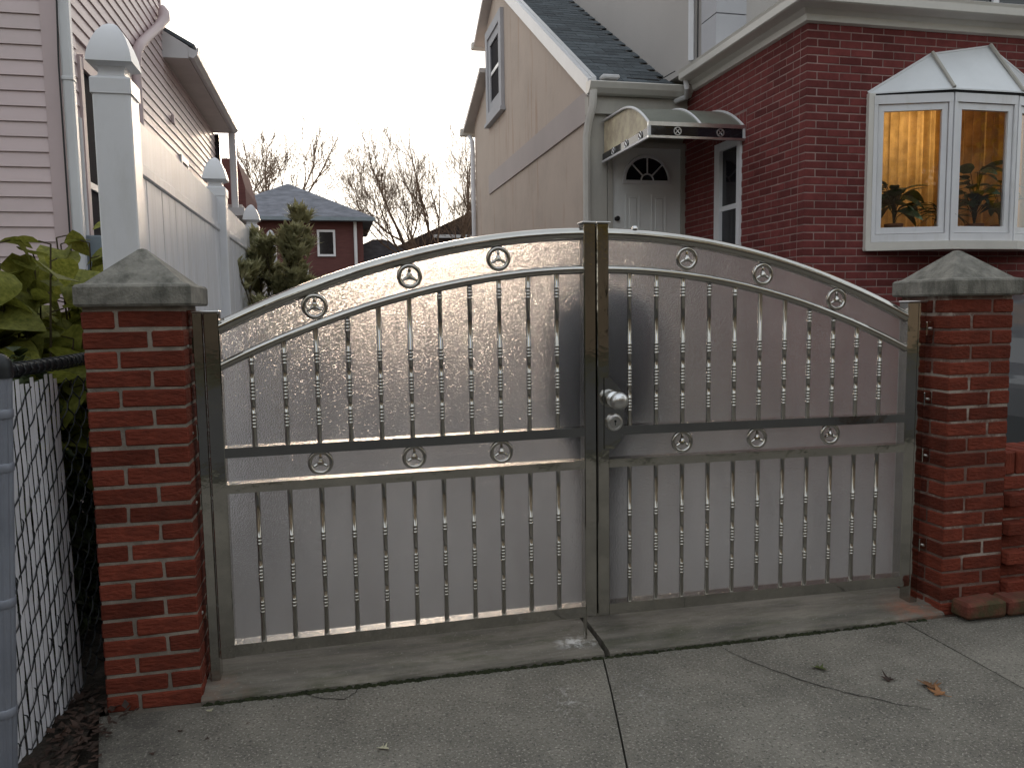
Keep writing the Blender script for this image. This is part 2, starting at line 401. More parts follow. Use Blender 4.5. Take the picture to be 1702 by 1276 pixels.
# pavement slabs in front of the gate, real gaps between them
pave = struct('pavement', MB().box(-9, 12, -3.9, 0.30, -0.075, -0.035), M['soil'])
def jag(p0, p1, n, a):
    out = []
    for i in range(n+1):
        t = i/n; k = 0 if i in (0, n) else a
        out.append((p0[0]+(p1[0]-p0[0])*t + rng.uniform(-k,k), p0[1]+(p1[1]-p0[1])*t + rng.uniform(-k,k)))
    return out
J1 = jag((-0.020,-0.118), (-0.94,-3.9), 14, 0.004)      # joint that runs down from the meeting stiles
J2 = jag((1.392,-0.12), (1.36,-3.9), 10, 0.003)
front_edge = -0.134
def slab(poly, name='paving_slab'):
    MB().prism(poly, 'z', -0.034, 0.0).build(name, M['concrete'], pave)
LE = [(-1.90,-0.118),(-1.80,-0.5),(-1.86,-1.2),(-2.2,-2.0),(-2.4,-3.9)]
slab([(p[0]-0.0035, p[1]) for p in J1] + LE[::-1] + jag((-1.60,front_edge), (-0.03,front_edge), 16, 0.004)[:-1])
slab([(p[0]+0.0035, p[1]) for p in J1][::-1] + jag((0.0,front_edge), (1.38,front_edge), 14, 0.004)[1:-1] + [(p[0]-0.004, p[1]) for p in J2])
slab([(p[0]+0.004, p[1]) for p in J2][::-1] + [(3.6,front_edge),(3.6,-3.9)])
slab([(3.61,front_edge),(3.61,-3.9),(8.5,-3.9),(8.5,front_edge)])
# cracks
def crack(pts, w):
    mb = MB(); L_, R_ = [], []
    n = len(pts)
    for i, p in enumerate(pts):
        a = Vector(pts[max(i-1,0)]); b = Vector(pts[min(i+1,n-1)]); d = (b-a).normalized()
        k = w*(0.35 + 0.65*math.sin(math.pi*min(1,max(0.02,(i+0.3)/(n-0.4)))))*rng.uniform(0.6,1.3)
        L_.append((p[0]-d.y*k, p[1]+d.x*k, 0.0025)); R_.append((p[0]+d.y*k, p[1]-d.x*k, 0.0025))
    mb.add(L_+R_, [(i, i+1, n+i+1, n+i) for i in range(n-1)])
    mb.build('crack', M['crack'], pave)
def dense(pts, k, a):
    out = []
    for i in range(len(pts)-1): out += jag(pts[i], pts[i+1], k, a)[:-1]
    return out + [pts[-1]]
crack(dense([(0.474,-0.13),(0.539,-0.309),(0.635,-0.491),(0.729,-0.612),(0.873,-0.749),(0.95,-0.80)], 7, 0.004), 0.0024)
crack(dense([(-1.198,-0.13),(-1.12,-0.19),(-1.05,-0.21),(-1.01,-0.17),(-1.0,-0.128)], 5, 0.004), 0.0022)
# moss line in the joint under the sill
mm = MB()
for i in range(900):
    x = rng.uniform(-1.55, 1.50); s_ = rng.uniform(0.008, 0.017)
    if rng.random() > 0.45 + 0.5*math.exp(-((x+0.7)/0.5)**2) + 0.4*math.exp(-((x-0.5)/0.4)**2): continue
    mm.lathe([(s_*0.7,-0.01),(s_,0),(s_*0.7,s_*0.6),(s_*0.1,s_*0.9)], (x, front_edge+rng.uniform(0.003,0.018), -0.006), n=5)
mm.build('joint_moss', M['moss'], None, kind='stuff', label='green moss growing in the joint under the concrete sill', cat='moss')
# sill slabs under the gate
sill = struct('gate_sill', MB().box(-1.62, 1.66, -0.095, 0.27, -0.07, -0.04), M['soil'])
def sillslab(x0, x1, sk0, sk1):
    prof = [(-0.114,-0.03),(-0.114,0.010),(-0.106,0.019),(-0.040,0.022),(-0.034,0.027),(0.30,0.034),(0.30,-0.03)]
    nx = 24; vs = []
    for i in range(nx+1):
        t = i/nx
        for (y, z) in prof:
            a = x0 + sk0*(-(y+0.03)); b = x1 + sk1*(-(y+0.03))
            jy = rng.uniform(-0.004,0.004) if (y < -0.1 and 0 < i < nx) else 0
            vs.append((a+(b-a)*t, y+jy, z + (rng.uniform(-0.0015,0.0015) if z>0 else 0)))
    k = len(prof); fs = []
    for i in range(nx):
        for q in range(k):
            fs.append((i*k+q, i*k+(q+1)%k, (i+1)*k+(q+1)%k, (i+1)*k+q))
    fs += [tuple(range(k-1,-1,-1)), tuple(nx*k+q for q in range(k))]
    MB().add(vs, fs).build('sill_slab', M['sill'], sill)
sillslab(-1.560, -0.012, 0, 0.0)
sillslab(0.012, 1.610, 0.0, 0)
# yard behind the gate
M['drive'] = pm('pale driveway concrete', (0.17, 0.165, 0.155), rough=0.92, var=0.2, scale=2, bump=0.4, bscale=120)
struct('driveway', MB().box(-1.75, 2.95, 0.30, 24, -0.05, 0.02), M['drive'])
struct('front_yard', MB().box(1.94, 9, 0.24, 3.1, -0.05, 0.01), M['concrete'])
soil = MB()
nx, ny = 26, 60
for i in range(nx+1):
    for j in range(ny+1):
        x = -3.2 + (1.30)*i/nx; y = -2.0 + 4.6*j/ny
        soil.v.append((x, y, -0.004 + rng.uniform(0,0.018)))
for i in range(nx):
    for j in range(ny):
        a = i*(ny+1)+j; soil.f.append((a, a+ny+1, a+ny+2, a+1))
struct('soil_strip', soil, M['soil'], smooth=True)
struct('road', MB().box(-60, 60, -13.5, -4.6, -0.079, -0.06), M['asphalt'])

# ================================================================== GATE
ARC_O = lambda x: 1.712 - 0.1655*x*x       # centre line of the upper arched tube
ARC_I = lambda x: 1.570 - 0.1655*x*x       # lower arched tube
RISE = lambda x: 0.012*(1-abs(x)/1.5)
ZB0, ZB1, Z20, Z21, Z10, Z11 = 0.115, 0.1615, 0.744, 0.779, 0.879, 0.916
PANE0, PANE1 = 0.050, 0.056

def baluster_mesh(h, groups, name):
    """turned tube with ring collars; groups = list of (z_top, n)"""
    r = 0.0100; prof = [(r*0.98, 0.0), (r, 0.002)]
    ev = []
    for (zt, n) in groups:
        for k in range(n):
            z = zt - k*0.0128
            if 0.02 < z < h - 0.012: ev.append(z)
    for z in sorted(ev):
        prof += [(r-0.0010, z-0.0056), (r+0.0004, z-0.0036), (r+0.0012, z), (r+0.0004, z+0.0036), (r-0.0010, z+0.0056)]
    prof += [(r, h)]
    return MB().lathe(prof, (0,0,0), n=12).mesh(name, M['steel'], smooth=True)

def emblem(parent, x, z):
    ring = []
    for k in range(28):
        a = 2*math.pi*k/28; ring.append((x+0.0405*math.cos(a), 0.016, z+0.0405*math.sin(a)))
    mb = MB().tube(ring, 0.0088, n=10, closed=True)
    e = mb.build('emblem_ring', M['steel'], parent, smooth=True)
    sp = MB()
    for k in range(3):
        a = math.pi/2 + 2*math.pi*k/3
        pts = [(x+d*math.cos(a), 0.016, z+d*math.sin(a)) for d in (0.0, 0.008, 0.014, 0.020, 0.036)]
        sp.tube(pts, [0.0115, 0.0100, 0.0060, 0.0068, 0.0026], n=8)
    sp.build('three_point_star', M['steel'], e, smooth=True)

def leaf_gate(sg):
    """one swinging leaf; sg = -1 left, +1 right"""
    lab = ('left leaf of stainless steel gate with arched top and drop bolt' if sg < 0 else
           'right leaf of stainless steel gate carrying the round knob and lock')
    xin, xout = 0.0535, 1.4535            # clear frame between the stiles
    if sg > 0: xout = 1.468
    g = thing('gate_leaf', (sg*1.48, 0.03, 0.115), lab, 'gate', 'pair of driveway gate leaves')
    X = lambda a: sg*a
    def bx(a, b, *rest):
        a, b = X(a), X(b); return (min(a,b), max(a,b)) + rest
    # stiles
    MB().cbox(*bx(xout-0.004, xout+0.050, 0.0, 0.062, ZB0-0.004, 1.418), b=0.0035).build('hinge_stile', M['steel'], g)
    t = 1.752
    MB().cbox(*bx(0.0025, xin, 0.0, 0.062, ZB0+0.010, t), b=0.0035).build('meeting_stile', M['steel'], g)
    MB().cbox(*bx(0.0015, xin+0.007, -0.006, 0.068, t, t+0.007), b=0.002).build('stile_cap', M['steel2'], g)
    MB().cbox(*bx(xout-0.006, xout+0.053, -0.003, 0.065, 1.418, 1.425), b=0.002).build('stile_cap', M['steel2'], g)
    # straight rails (each a little higher at the meeting stile)
    for z0, z1, nm in ((ZB0, ZB1, 'bottom_rail'), (Z20, Z21, 'middle_rail'), (Z10, Z11, 'middle_rail')):
        y1 = 0.062
        vs = []
        for x in (xin-0.001, xout+0.001):
            k = RISE(x)
            vs += [(X(x), 0.001, z0+k), (X(x), y1, z0+k), (X(x), y1, z1+k), (X(x), 0.001, z1+k)]
        MB().add(vs, [(0,1,2,3),(7,6,5,4),(0,4,5,1),(1,5,6,2),(2,6,7,3),(3,7,4,0)]).build(nm, M['steel'], g)
    # arched tubes
    N = 40
    MB().tube([(X(xin-0.02+(xout+0.004-xin+0.02)*i/N), 0.026, ARC_O(xin-0.02+(xout-xin+0.024)*i/N)) for i in range(N+1)], 0.0255, n=16).build('arched_top_rail', M['steel'], g, smooth=True)
    MB().tube([(X(xin-0.02+(xout+0.004-xin+0.02)*i/N), 0.020, ARC_I(xin-0.02+(xout-xin+0.024)*i/N)) for i in range(N+1)], 0.0175, n=14).build('arched_inner_rail', M['steel'], g, smooth=True)
    # frosted panes
    def pane(zlo, zhi):
        n = 24; top, bot = [], []
        for i in range(n+1):
            x = xin-0.001 + (xout-xin+0.002)*i/n
            bot.append((X(x), zlo(x))); top.append((X(x), zhi(x)))
        poly = bot + top[::-1]
        if sg < 0: poly = poly[::-1]
        MB().prism(poly, 'y', PANE0, PANE1).build('frosted_pane', M['frost'], g)
    pane(lambda x: ARC_I(x), lambda x: ARC_O(x)-0.002)
    pane(lambda x: Z11-0.004+RISE(x), lambda x: ARC_I(x)-0.0005)
    pane(lambda x: Z21-0.004+RISE(x), lambda x: Z10+0.004+RISE(x))
    pane(lambda x: ZB1-0.004+RISE(x), lambda x: Z20+0.004+RISE(x))
    # balusters
    low = None
    for k in range(11):
        x = 0.164 + 0.118*k if sg < 0 else 0.1467 + 0.1187*k
        zb = ZB1 + RISE(x); zt = Z20 + RISE(x)
        me = baluster_mesh(zt-zb, [(0.567-zb+RISE(x)*0.3, 3), (0.450-zb, 5), (0.314-zb, 4)] if k % 2 == 0 else [(0.567-zb, 3), (0.450-zb, 6), (0.314-zb, 3)], 'baluster')
        put('baluster', me, g, loc=(X(x), 0.016, zb))
        zb = Z11 + RISE(x); zt = ARC_I(x) - 0.014
        me = baluster_mesh(zt-zb, [(1.497-zb, 4), (1.263-zb, 4), (1.158-zb, 6), (1.040-zb, 5), (1.380-zb, 4) if k > 6 else (9, 0)], 'baluster')
        put('baluster', me, g, loc=(X(x), 0.016, zb))
    # emblems
    for x in (0.40, 0.75, 1.108):
        emblem(g, X(x), (ARC_O(x)+ARC_I(x))/2 - 0.0015)
        emblem(g, X(x - (0.016 if sg > 0 else 0)), (Z21+Z10)/2 + 0.012 + RISE(x)*0.4 )
    if sg < 0:
        MB().tube([(-0.052, 0.012, 0.128), (-0.052, 0.012, 0.030)], 0.008, n=10).build('drop_bolt', M['steel'], g, smooth=True)
    else:
        # lock plate, knob and key cylinder
        pl = MB().prism([(0.030,0.835),(0.070,0.835),(0.104,0.872),(0.112,0.915),(0.114,1.040),(0.100,1.078),(0.054,1.130),(0.030,1.130)][::-1], 'y', -0.010, 0.0)
        pl.build('lock_plate', M['steel'], g)
        kn = MB().lathe([(0.030,-0.010),(0.033,-0.016),(0.022,-0.022),(0.016,-0.036),(0.018,-0.044),(0.032,-0.052),(0.037,-0.066),(0.035,-0.082),(0.026,-0.092),(0.010,-0.096)], (0.070,0,1.040), axis='y', n=24)
        kn.build('door_knob', M['steel2'], g, smooth=True)
        cy = MB().lathe([(0.036,-0.010),(0.036,-0.018),(0.033,-0.027),(0.026,-0.029),(0.0255,-0.025),(0.022,-0.025),(0.0215,-0.030)], (0.068,0,0.947), axis='y', n=24).build('lock_cylinder', M['steel2'], g, smooth=True)
        MB().box(0.0665,0.0695,-0.0325,-0.0302,0.936,0.953).add([], []).build('keyhole', M['rubber'], cy)
        MB().lathe([(0.005,0.0),(0.005,0.0026)], (0.068,-0.0327,0.953), axis='y', n=10).build('keyhole', M['rubber'], cy)
        MB().lathe([(0.012,0.0),(0.012,0.006),(0.008,0.012),(0.002,0.0135)], (0.172,0.02,1.732), n=14).build('rail_button', M['steel2'], g, smooth=True)
    return g
leaf_gate(-1); leaf_gate(1)

def fixed_post(sg, x0, x1, label):
    g = thing('gate_post', ((x0+x1)/2, 0.03, 0.03), label, 'gate post', 'fixed steel posts on the brick pillars')
    MB().cbox(x0, x1, 0.006, 0.075, 0.022, 1.419, b=0.003).build('post_tube', M['steel'], g)
    MB().cbox(x0-0.001, x1+0.001, 0.002, 0.079, 1.419, 1.425, b=0.002).build('post_cap', M['steel2'], g)
    for z in (0.30, 0.72, 0.98, 1.30):
        xb = x0-0.018 if sg < 0 else x1+0.018
        MB().cbox(xb-0.018, xb+0.018, 0.004, 0.012, z-0.03, z+0.03, b=0.002).build('bracket', M['steel'], g)
        MB().lathe([(0.0055,0.004),(0.006,0.0),(0.005,-0.005),(0.002,-0.006)], (xb,0,z), axis='y', n=10).build('bolt', M['steel2'], g, smooth=True)
    return g
fixed_post(-1, -1.543, -1.507, 'narrow steel post fixed to the left brick pillar beside gate')
fixed_post(1, 1.524, 1.566, 'narrow steel post fixed to the right brick pillar beside gate')

# ================================================================== PILLARS
def brick_variants(l, w, h, n, mt, b=0.005, j=0.0016):
    return [MB().cbox(-l/2, l/2, -w/2, w/2, -h/2, h/2, b, j).mesh('brick', mt) for _ in range(n)]
BR = brick_variants(0.209, 0.104, 0.0585, 8, M['brick'])
COURSE = 0.0683
def pillar(x0, y0, label, mort, n=21, flip=0):
    S = 0.323; g = thing('brick_pillar', (x0+S/2, y0+S/2, 0), label, 'pillar', 'brick gate pillars with pyramid caps')
    MB().box(x0+0.0045, x0+S-0.0045, y0+0.0045, y0+S-0.0045, -0.03, n*COURSE+0.012).build('mortar', mort, g)
    for c in range(n):
        z = -0.006 + c*COURSE*1.006 + 0.029
        f = (c+flip) % 2
        for k in range(4):
            # pinwheel: stretcher along each side, its end showing on the next face
            a = 0.209/2; w = 0.104/2
            p = [(a, w), (S-w, a), (S-a, S-w), (w, S-a)][k]
            rz = [0, 90, 0, 90][k]
            px = p[0] if not f else S-p[0]
            put('brick', BR[rng.randrange(8)], g,
                loc=(x0+px+rng.uniform(-.0015,.0015), y0+p[1]+rng.uniform(-.0015,.0015), z+rng.uniform(-.001,.001)),
                rot=(0, rng.uniform(-.006,.006), R(rz)+rng.uniform(-.006,.006)))
    zt = n*COURSE + 0.010
    o = 0.026; cx, cy = x0+S/2+(0.012 if x0 < 0 else 0), y0+S/2; h = S/2+o
    def ring(hh, z): return [(cx-hh,cy-hh,z),(cx+hh,cy-hh,z),(cx+hh,cy+hh,z),(cx-hh,cy+hh,z)]
    vs = ring(h-0.006, zt)+ring(h, zt+0.008)+ring(h, zt+0.066)+ring(h-0.006, zt+0.074)+ring(h-0.028, zt+0.080)+ring(0.012, zt+0.206)+ring(0.003, zt+0.209)
    fs = [(3,2,1,0)]
    for k in range(6):
        for i in range(4): fs.append((k*4+i, k*4+(i+1)%4, k*4+4+(i+1)%4, k*4+4+i))
    fs.append((24,25,26,27))
    MB().add(vs, fs).build('pyramid_cap', M['cap'], g)
    return g
pillar(-1.881, -0.089, 'red brick pillar with grey pyramid cap beside the chain link fence', M['mortar'], flip=1)
pillar(1.607, -0.092, 'red brick pillar with mossy pyramid cap joined to the low wall', M['mortar_d'], flip=0)

# low garden wall to the right of the pillar, with a mossy brick footing
gw = thing('garden_wall', (2.9, 0.07, 0), 'low red brick wall running right from the mossy capped pillar', 'wall')
WX0, WX1, WY = 1.934, 4.4, -0.070
MB().box(WX0, WX1, WY+0.007, 0.200, -0.03, 0.622).build('mortar', M['mortar_d'], gw)
for c in range(9):
    z = 0.006+c*COURSE+0.029
    x = WX0 + (0.105 if c % 2 else 0.0)
    if c % 2: put('brick', BR[c % 8], gw, loc=(WX0+0.052, WY+0.052, z), rot=(0,0,R(90)))
    while x < WX1-0.2:
        put('brick', BR[rng.randrange(8)], gw, loc=(x+0.110+rng.uniform(-.002,.002), WY+0.052+rng.uniform(-.003,.003), z), rot=(0,0,rng.uniform(-.008,.008)))
        x += 0.2185
x = WX0+0.035
while x < WX1:
    put('brick', BR[rng.randrange(8)], gw, loc=(x, WY+0.10, 0.676), rot=(R(90),0,R(90)))
    x += 0.0683
M['footing'] = pm('mossy footing brick', (0.15, 0.045, 0.03), rough=0.95, var=0.3, scale=12, bump=0.7, bscale=60, bdist=0.008)
mixin(M['footing'], (0.05, 0.055, 0.022), 7, 0.42, 0.60, amount=0.85)
FB = brick_variants(0.209, 0.11, 0.075, 4, M['footing'], b=0.012, j=0.004)
for k in range(9):
    put('footing_brick', FB[k % 4], gw, loc=(1.750+0.222*k, -0.155, 0.048), rot=(0,0,rng.uniform(-.03,.03)))

# ================================================================== LEFT: CHAIN LINK FENCE
FX = -2.035
cf = thing('chain_link_fence', (FX, -0.10, 0), 'black chain link fence with white privacy slats beside the left pillar', 'fence')
LEAN = 0.048      # the woven strip leans a little towards the street at the top
def fencex(y): return -2.052 + 0.040*(y+0.395)/0.5 if y < 0.11 else -2.012 + 0.010*(y-0.11)
def wiremesh(y0, y1, z0, z1, d=0.066):
    mb = MB(); k = 0; y = y0
    while y < y1:
        pts = []; nz = int((z1-z0)/(d*0.86))-1
        for i in range(nz+1):
            z = z0 + i*d*0.86
            s = (1 if (i+k) % 2 else -1)
            yy = y + s*d*0.5 + rng.uniform(-.003,.003)
            pts.append((fencex(yy)+0.0045, yy, z))
            ym = y + rng.uniform(-.003,.003)       # each slope lies in front of or behind the slats
            pts.append((fencex(ym) + 0.002 - s*0.0095, ym, z + d*0.43))
        # round the bends a little
        q = []
        for i in range(len(pts)):
            if 0 < i < len(pts)-1:
                a, b, c = Vector(pts[i-1]), Vector(pts[i]), Vector(pts[i+1])
                q += [tuple(b.lerp(a, 0.18)), tuple(b.lerp(c, 0.18))]
            else: q.append(pts[i])
        mb.tube(q, 0.0026, n=5); y += d; k += 1
    return mb
wiremesh(-0.43, 0.62, 0.02, 1.235).build('wire_mesh', M['wire'], cf, kind='stuff')
MB().tube([(fencex(y), y, 1.245+0.012*max(0,y)) for y in (-0.45,-0.2,0.1,0.4,0.66)], 0.020, n=10).build('top_rail', M['wire'], cf, smooth=True)
for k in range(22):                # wire ends curled round the rail
    y = -0.42 + k*0.048
    pts = [(fencex(y)+0.024*math.cos(a), y+0.006*i/9, 1.245+0.024*math.sin(a)) for i, a in enumerate([2*math.pi*i/9 for i in range(10)])]
    MB().tube(pts, 0.0026, n=5).build('wire_tie', M['wire'], cf)
for k in range(15):                # slats woven into the mesh
    y = -0.400 + k*0.0352
    mb = MB(); n = 26; vs = []
    top = 1.205+rng.uniform(-.012,.012); bot = 0.0 + rng.uniform(0,.03)
    ph = rng.uniform(0, 6.28)
    for i in range(n+1):
        z = bot + (top-bot)*i/n
        dx = 0.0012*math.sin(ph+z*21) ; dy = 0.003*math.sin(ph*2+z*5) - LEAN*z
        x = fencex(y)
        vs += [(x+dx-0.001, y-0.0165+dy, z), (x+dx+0.0025, y+dy, z), (x+dx-0.001, y+0.0165+dy, z), (x+dx-0.0025, y+dy, z)]
    fs = []
    for i in range(n):
        for q in range(4): fs.append((i*4+q, i*4+(q+1)%4, i*4+4+(q+1)%4, i*4+4+q))
    fs += [(3,2,1,0), tuple(n*4+q for q in range(4))]
    mb.add(vs, fs).build('slat', M['slat'], cf, smooth=True)
# ribbed post at the near end
fp = thing('fence_post', (-2.068, -0.475, 0), 'grey ribbed fence post at left end of the white slats', 'fence post')
NR = 28; prof = []
mb = MB(); vs = []; fs = []
for (h) in (0.0, 1.26):
    for k in range(NR):
        a = 2*math.pi*k/NR; r = 0.031 + (0.0020 if k % 2 else -0.0012)
        vs.append((-2.072+0.055*h+r*math.cos(a), -0.46+r*math.sin(a), h))
for k in range(NR): fs.append((k, (k+1)%NR, NR+(k+1)%NR, NR+k))
fs.append(tuple(NR+k for k in range(NR)))
mb.add(vs, fs).build('post_shaft', M['fpost'], fp)
MB().lathe([(0.036,1.235),(0.036,1.265),(0.033,1.285),(0.020,1.302),(0.006,1.308)], (-2.004,-0.46,0), n=18).build('post_cap', M['wire'], fp, smooth=True)
for z in (0.22, 0.56, 0.97, 1.13):
    MB().lathe([(0.033,z-0.014),(0.0355,z-0.010),(0.0355,z+0.010),(0.033,z+0.014)], (-2.072+0.055*z,-0.46,0), n=18).build('tension_band', M['fpost'], fp, smooth=True)

# ================================================================== WHITE VINYL FENCE
vf = thing('vinyl_fence', (-1.836, 3.2, 0), 'tall white vinyl fence with pointed post caps along the driveway', 'fence')
VX = -1.836
def gothic(r, z, n=4):
    """square cap swelling to a pointed arch, seen on the first post"""
    return r, z
for k, yv in enumerate((0.37, 3.07, 5.62, 8.2)):
    p = MB().cbox(VX-0.068, VX+0.068, yv-0.068, yv+0.068, 0.0, 2.262, b=0.006).build('post', M['white'], vf)
    prof = [(0.073,2.255),(0.073,2.310),(0.068,2.316),(0.049,2.325),(0.046,2.348),(0.052,2.360),(0.082,2.372),(0.080,2.388),
            (0.074,2.418),(0.062,2.455),(0.046,2.490),(0.026,2.518),(0.010,2.530),(0.001,2.533)]
    vs, fs = [], []
    for (h, z) in prof:
        vs += [(VX-h,yv-h,z),(VX+h,yv-h,z),(VX+h,yv+h,z),(VX-h,yv+h,z)]
    for i in range(len(prof)-1):
        for q in range(4): fs.append((i*4+q, i*4+(q+1)%4, i*4+4+(q+1)%4, i*4+4+q))
    fs += [(3,2,1,0)]
    MB().add(vs, fs).build('post_cap', M['white'], p, smooth=True)
for (ya, yb) in ((0.438,3.002),(3.138,5.552),(5.688,8.132)):
    MB().box(VX-0.014, VX+0.014, ya, yb, 2.060, 2.238).build('top_board', M['vinyl'], vf)
    MB().cbox(VX-0.024, VX+0.024, ya, yb, 2.005, 2.062, b=0.008).build('rail', M['vinyl'], vf)
    MB().cbox(VX-0.024, VX+0.024, ya, yb, 0.06, 0.20, b=0.006).build('rail', M['vinyl'], vf)
    n = int((yb-ya)/0.152)
    for i in range(n):
        a = ya + (yb-ya)*i/n; b = ya + (yb-ya)*(i+1)/n
        dx = rng.uniform(-.0015,.0015)
        MB().cbox(VX-0.012+dx, VX+0.012+dx, a+0.001, b-0.001, 0.19, 2.010, b=0.004).build('board', M['vinyl'], vf)

# ================================================================== PINK SIDED HOUSE (left)
ph = thing('pink_house', (-4.4, 6.5, 0), 'pink vinyl sided house at left with white corner downspout', 'house')
HX, HY = -2.800, 3.0
MB().box(-9, HX-0.004, HY+0.004, 6.60, 0, 8.5).box(-9, HX-0.004, 6.60, 10.47, 0, 4.5).build('wall_core', M['pinktrim'], ph)
EXPO = 0.1003
def board_front(z):
    MB().add([(-9,HY-0.001,z),(-2.885,HY-0.001,z),(-2.885,HY-0.016,z),(-9,HY-0.016,z),(-9,HY-0.001,z+EXPO),(-2.885,HY-0.001,z+EXPO),(-2.885,HY-0.004,z+EXPO),(-9,HY-0.004,z+EXPO)],
             [(3,2,1,0),(4,5,6,7),(0,1,5,4),(1,2,6,5),(2,3,7,6),(3,0,4,7)]).build('siding_board', M['pink'], ph)
def board_side(z, y0, y1):
    x = HX
    MB().add([(x,y0,z),(x+0.016,y0,z),(x+0.016,y1,z),(x,y1,z),(x,y0,z+EXPO),(x+0.004,y0,z+EXPO),(x+0.004,y1,z+EXPO),(x,y1,z+EXPO)],
             [(3,2,1,0),(4,5,6,7),(0,1,5,4),(1,2,6,5),(2,3,7,6),(3,0,4,7)]).build('siding_board', M['pink'], ph)
WY0, WY1, WZ0, WZ1 = 3.46, 4.30, 1.60, 3.22           # side window opening
k = 0
z = 0.62
while z < 5.7:
    board_front(z)
    z += EXPO
z = 0.62
while z < 7.4:
    z1 = z+EXPO
    yend = 6.60 if z > 4.40 else 10.47
    if z1 > WZ0-0.06 and z < WZ1+0.12:
        board_side(z, 3.03, WY0-0.075); board_side(z, WY1+0.075, yend)
    else: board_side(z, 3.03, yend)
    z += EXPO
# corner post and trims
MB().box(-2.888, HX+0.020, HY-0.020, HY-0.001, 0.3, 8.4).box(HX+0.0005, HX+0.020, HY-0.001, 3.045, 0.3, 8.4).build('corner_trim', M['pinktrim'], ph)
MB().box(HX-0.001, HX+0.022, 6.555, 6.604, 4.50, 8.4).build('corner_trim', M['pinktrim'], ph)
ds = MB().cbox(HX+0.024, HX+0.094, 2.965, 3.035, 0.2, 8.4, b=0.012).build('downspout', M['alum'], ph)
MB().cbox(HX+0.020, HX+0.098, 2.960, 3.040, 3.00, 3.03, b=0.006).build('downspout_strap', M['alum'], ds)
# window on the side wall
w = MB().box(HX-0.02, HX+0.030, WY0-0.07, WY0, WZ0-0.07, WZ1+0.07).box(HX-0.02, HX+0.030, WY1, WY1+0.07, WZ0-0.07, WZ1+0.07) \
    .box(HX-0.02, HX+0.034, WY0-0.001, WY1+0.001, WZ1, WZ1+0.10).box(HX-0.02, HX+0.040, WY0-0.001, WY1+0.001, WZ0-0.09, WZ0).build('window_frame', M['pinktrim'], ph)
MB().box(HX+0.001, HX+0.006, WY0+0.002, WY1-0.002, WZ0+0.002, WZ1-0.002).build('pane', M['screen'], w)
MB().box(HX+0.007, HX+0.022, WY0+0.002, WY1-0.002, 2.36, 2.41).box(HX+0.007, HX+0.020, WY0+0.002, WY0+0.04, WZ0+0.05, WZ1-0.03) \
    .box(HX+0.007, HX+0.020, WY1-0.04, WY1-0.002, WZ0+0.05, WZ1-0.03).build('sash', M['alum'], w)
# small window far down the wall
w = MB().box(HX-0.01, HX+0.035, 7.30, 7.78, 3.27, 3.34).box(HX-0.01, HX+0.035, 7.30, 7.78, 2.78, 2.84).box(HX-0.01, HX+0.034, 7.30, 7.36, 2.84, 3.27).box(HX-0.01, HX+0.034, 7.72, 7.78, 2.84, 3.27).build('window_frame', M['white'], ph)
MB().box(HX+0.012, HX+0.020, 7.362, 7.718, 2.842, 3.268).build('pane', M['screen'], w)
# meter box under the window with a small round dial and conduit
mbx = MB().cbox(HX+0.045, HX+0.175, 3.10, 3.42, 1.62, 1.98, b=0.01).build('meter_box', M['utility'], ph)
MB().lathe([(0.045,0.0),(0.045,0.03),(0.03,0.045),(0.005,0.048)], (HX+0.175,3.28,1.80), axis='x', n=18).build('meter_dial', M['steel2'], mbx, smooth=True)
MB().tube([(HX+0.06,3.17,1.98),(HX+0.06,3.17,2.80)], 0.018, n=10).build('conduit', M['alum'], mbx, smooth=True)
MB().tube([(HX+0.015,2.962,5.2),(HX+0.018,2.955,3.9),(HX+0.030,2.950,3.5),(HX+0.015,2.955,3.1),(HX+0.012,2.958,0.9)], 0.006, n=6).build('cable', M['cable'], ph)
# elbowed downspout at the step of the wall
MB().tube([(HX+0.055,6.47,4.75),(HX+0.075,6.44,4.68),(HX+0.085,6.38,4.59),(HX+0.060,6.17,4.44),(HX+0.058,5.63,4.16),(HX+0.056,5.27,3.97),(HX+0.055,5.12,3.86),(HX+0.055,5.06,3.72),(HX+0.055,5.05,1.2)], [0.03,0.058,0.060,0.048,0.046,0.046,0.046,0.042,0.042], n=10).build('elbow_downspout', M['pinktrim'], ph, smooth=True)
MB().cbox(HX+0.018, HX+0.05, 6.85, 6.93, 3.60, 3.70, b=0.004).build('wall_vent', M['pinktrim'], ph)
# low eave with soffit, fascia return and gutter
ev = MB().prism([(HX-0.3,4.62),(HX+0.005,4.56),(-2.520,4.395),(-2.520,4.262),(HX+0.005,4.262),(HX-0.3,4.262)], 'y', 6.610, 10.40).build('eave', M['soffit'], ph)
MB().prism([(HX+0.002,4.560),(-2.522,4.395),(-2.522,4.260),(HX+0.002,4.258)], 'y', 6.595, 6.609).build('fascia_return', M['alum'], ev)
MB().prism([(-2.519,4.385),(-2.519,4.275),(-2.470,4.262),(-2.425,4.300),(-2.408,4.375),(-2.420,4.380),(-2.440,4.345)], 'y', 6.590, 10.42).build('gutter', M['alum'], ev)
MB().prism([(HX-3.5,6.50),(HX-3.5,6.56),(-2.45,4.412),(-2.47,4.385)], 'y', 6.600, 10.45).build('roof', M['shingle'], ph)
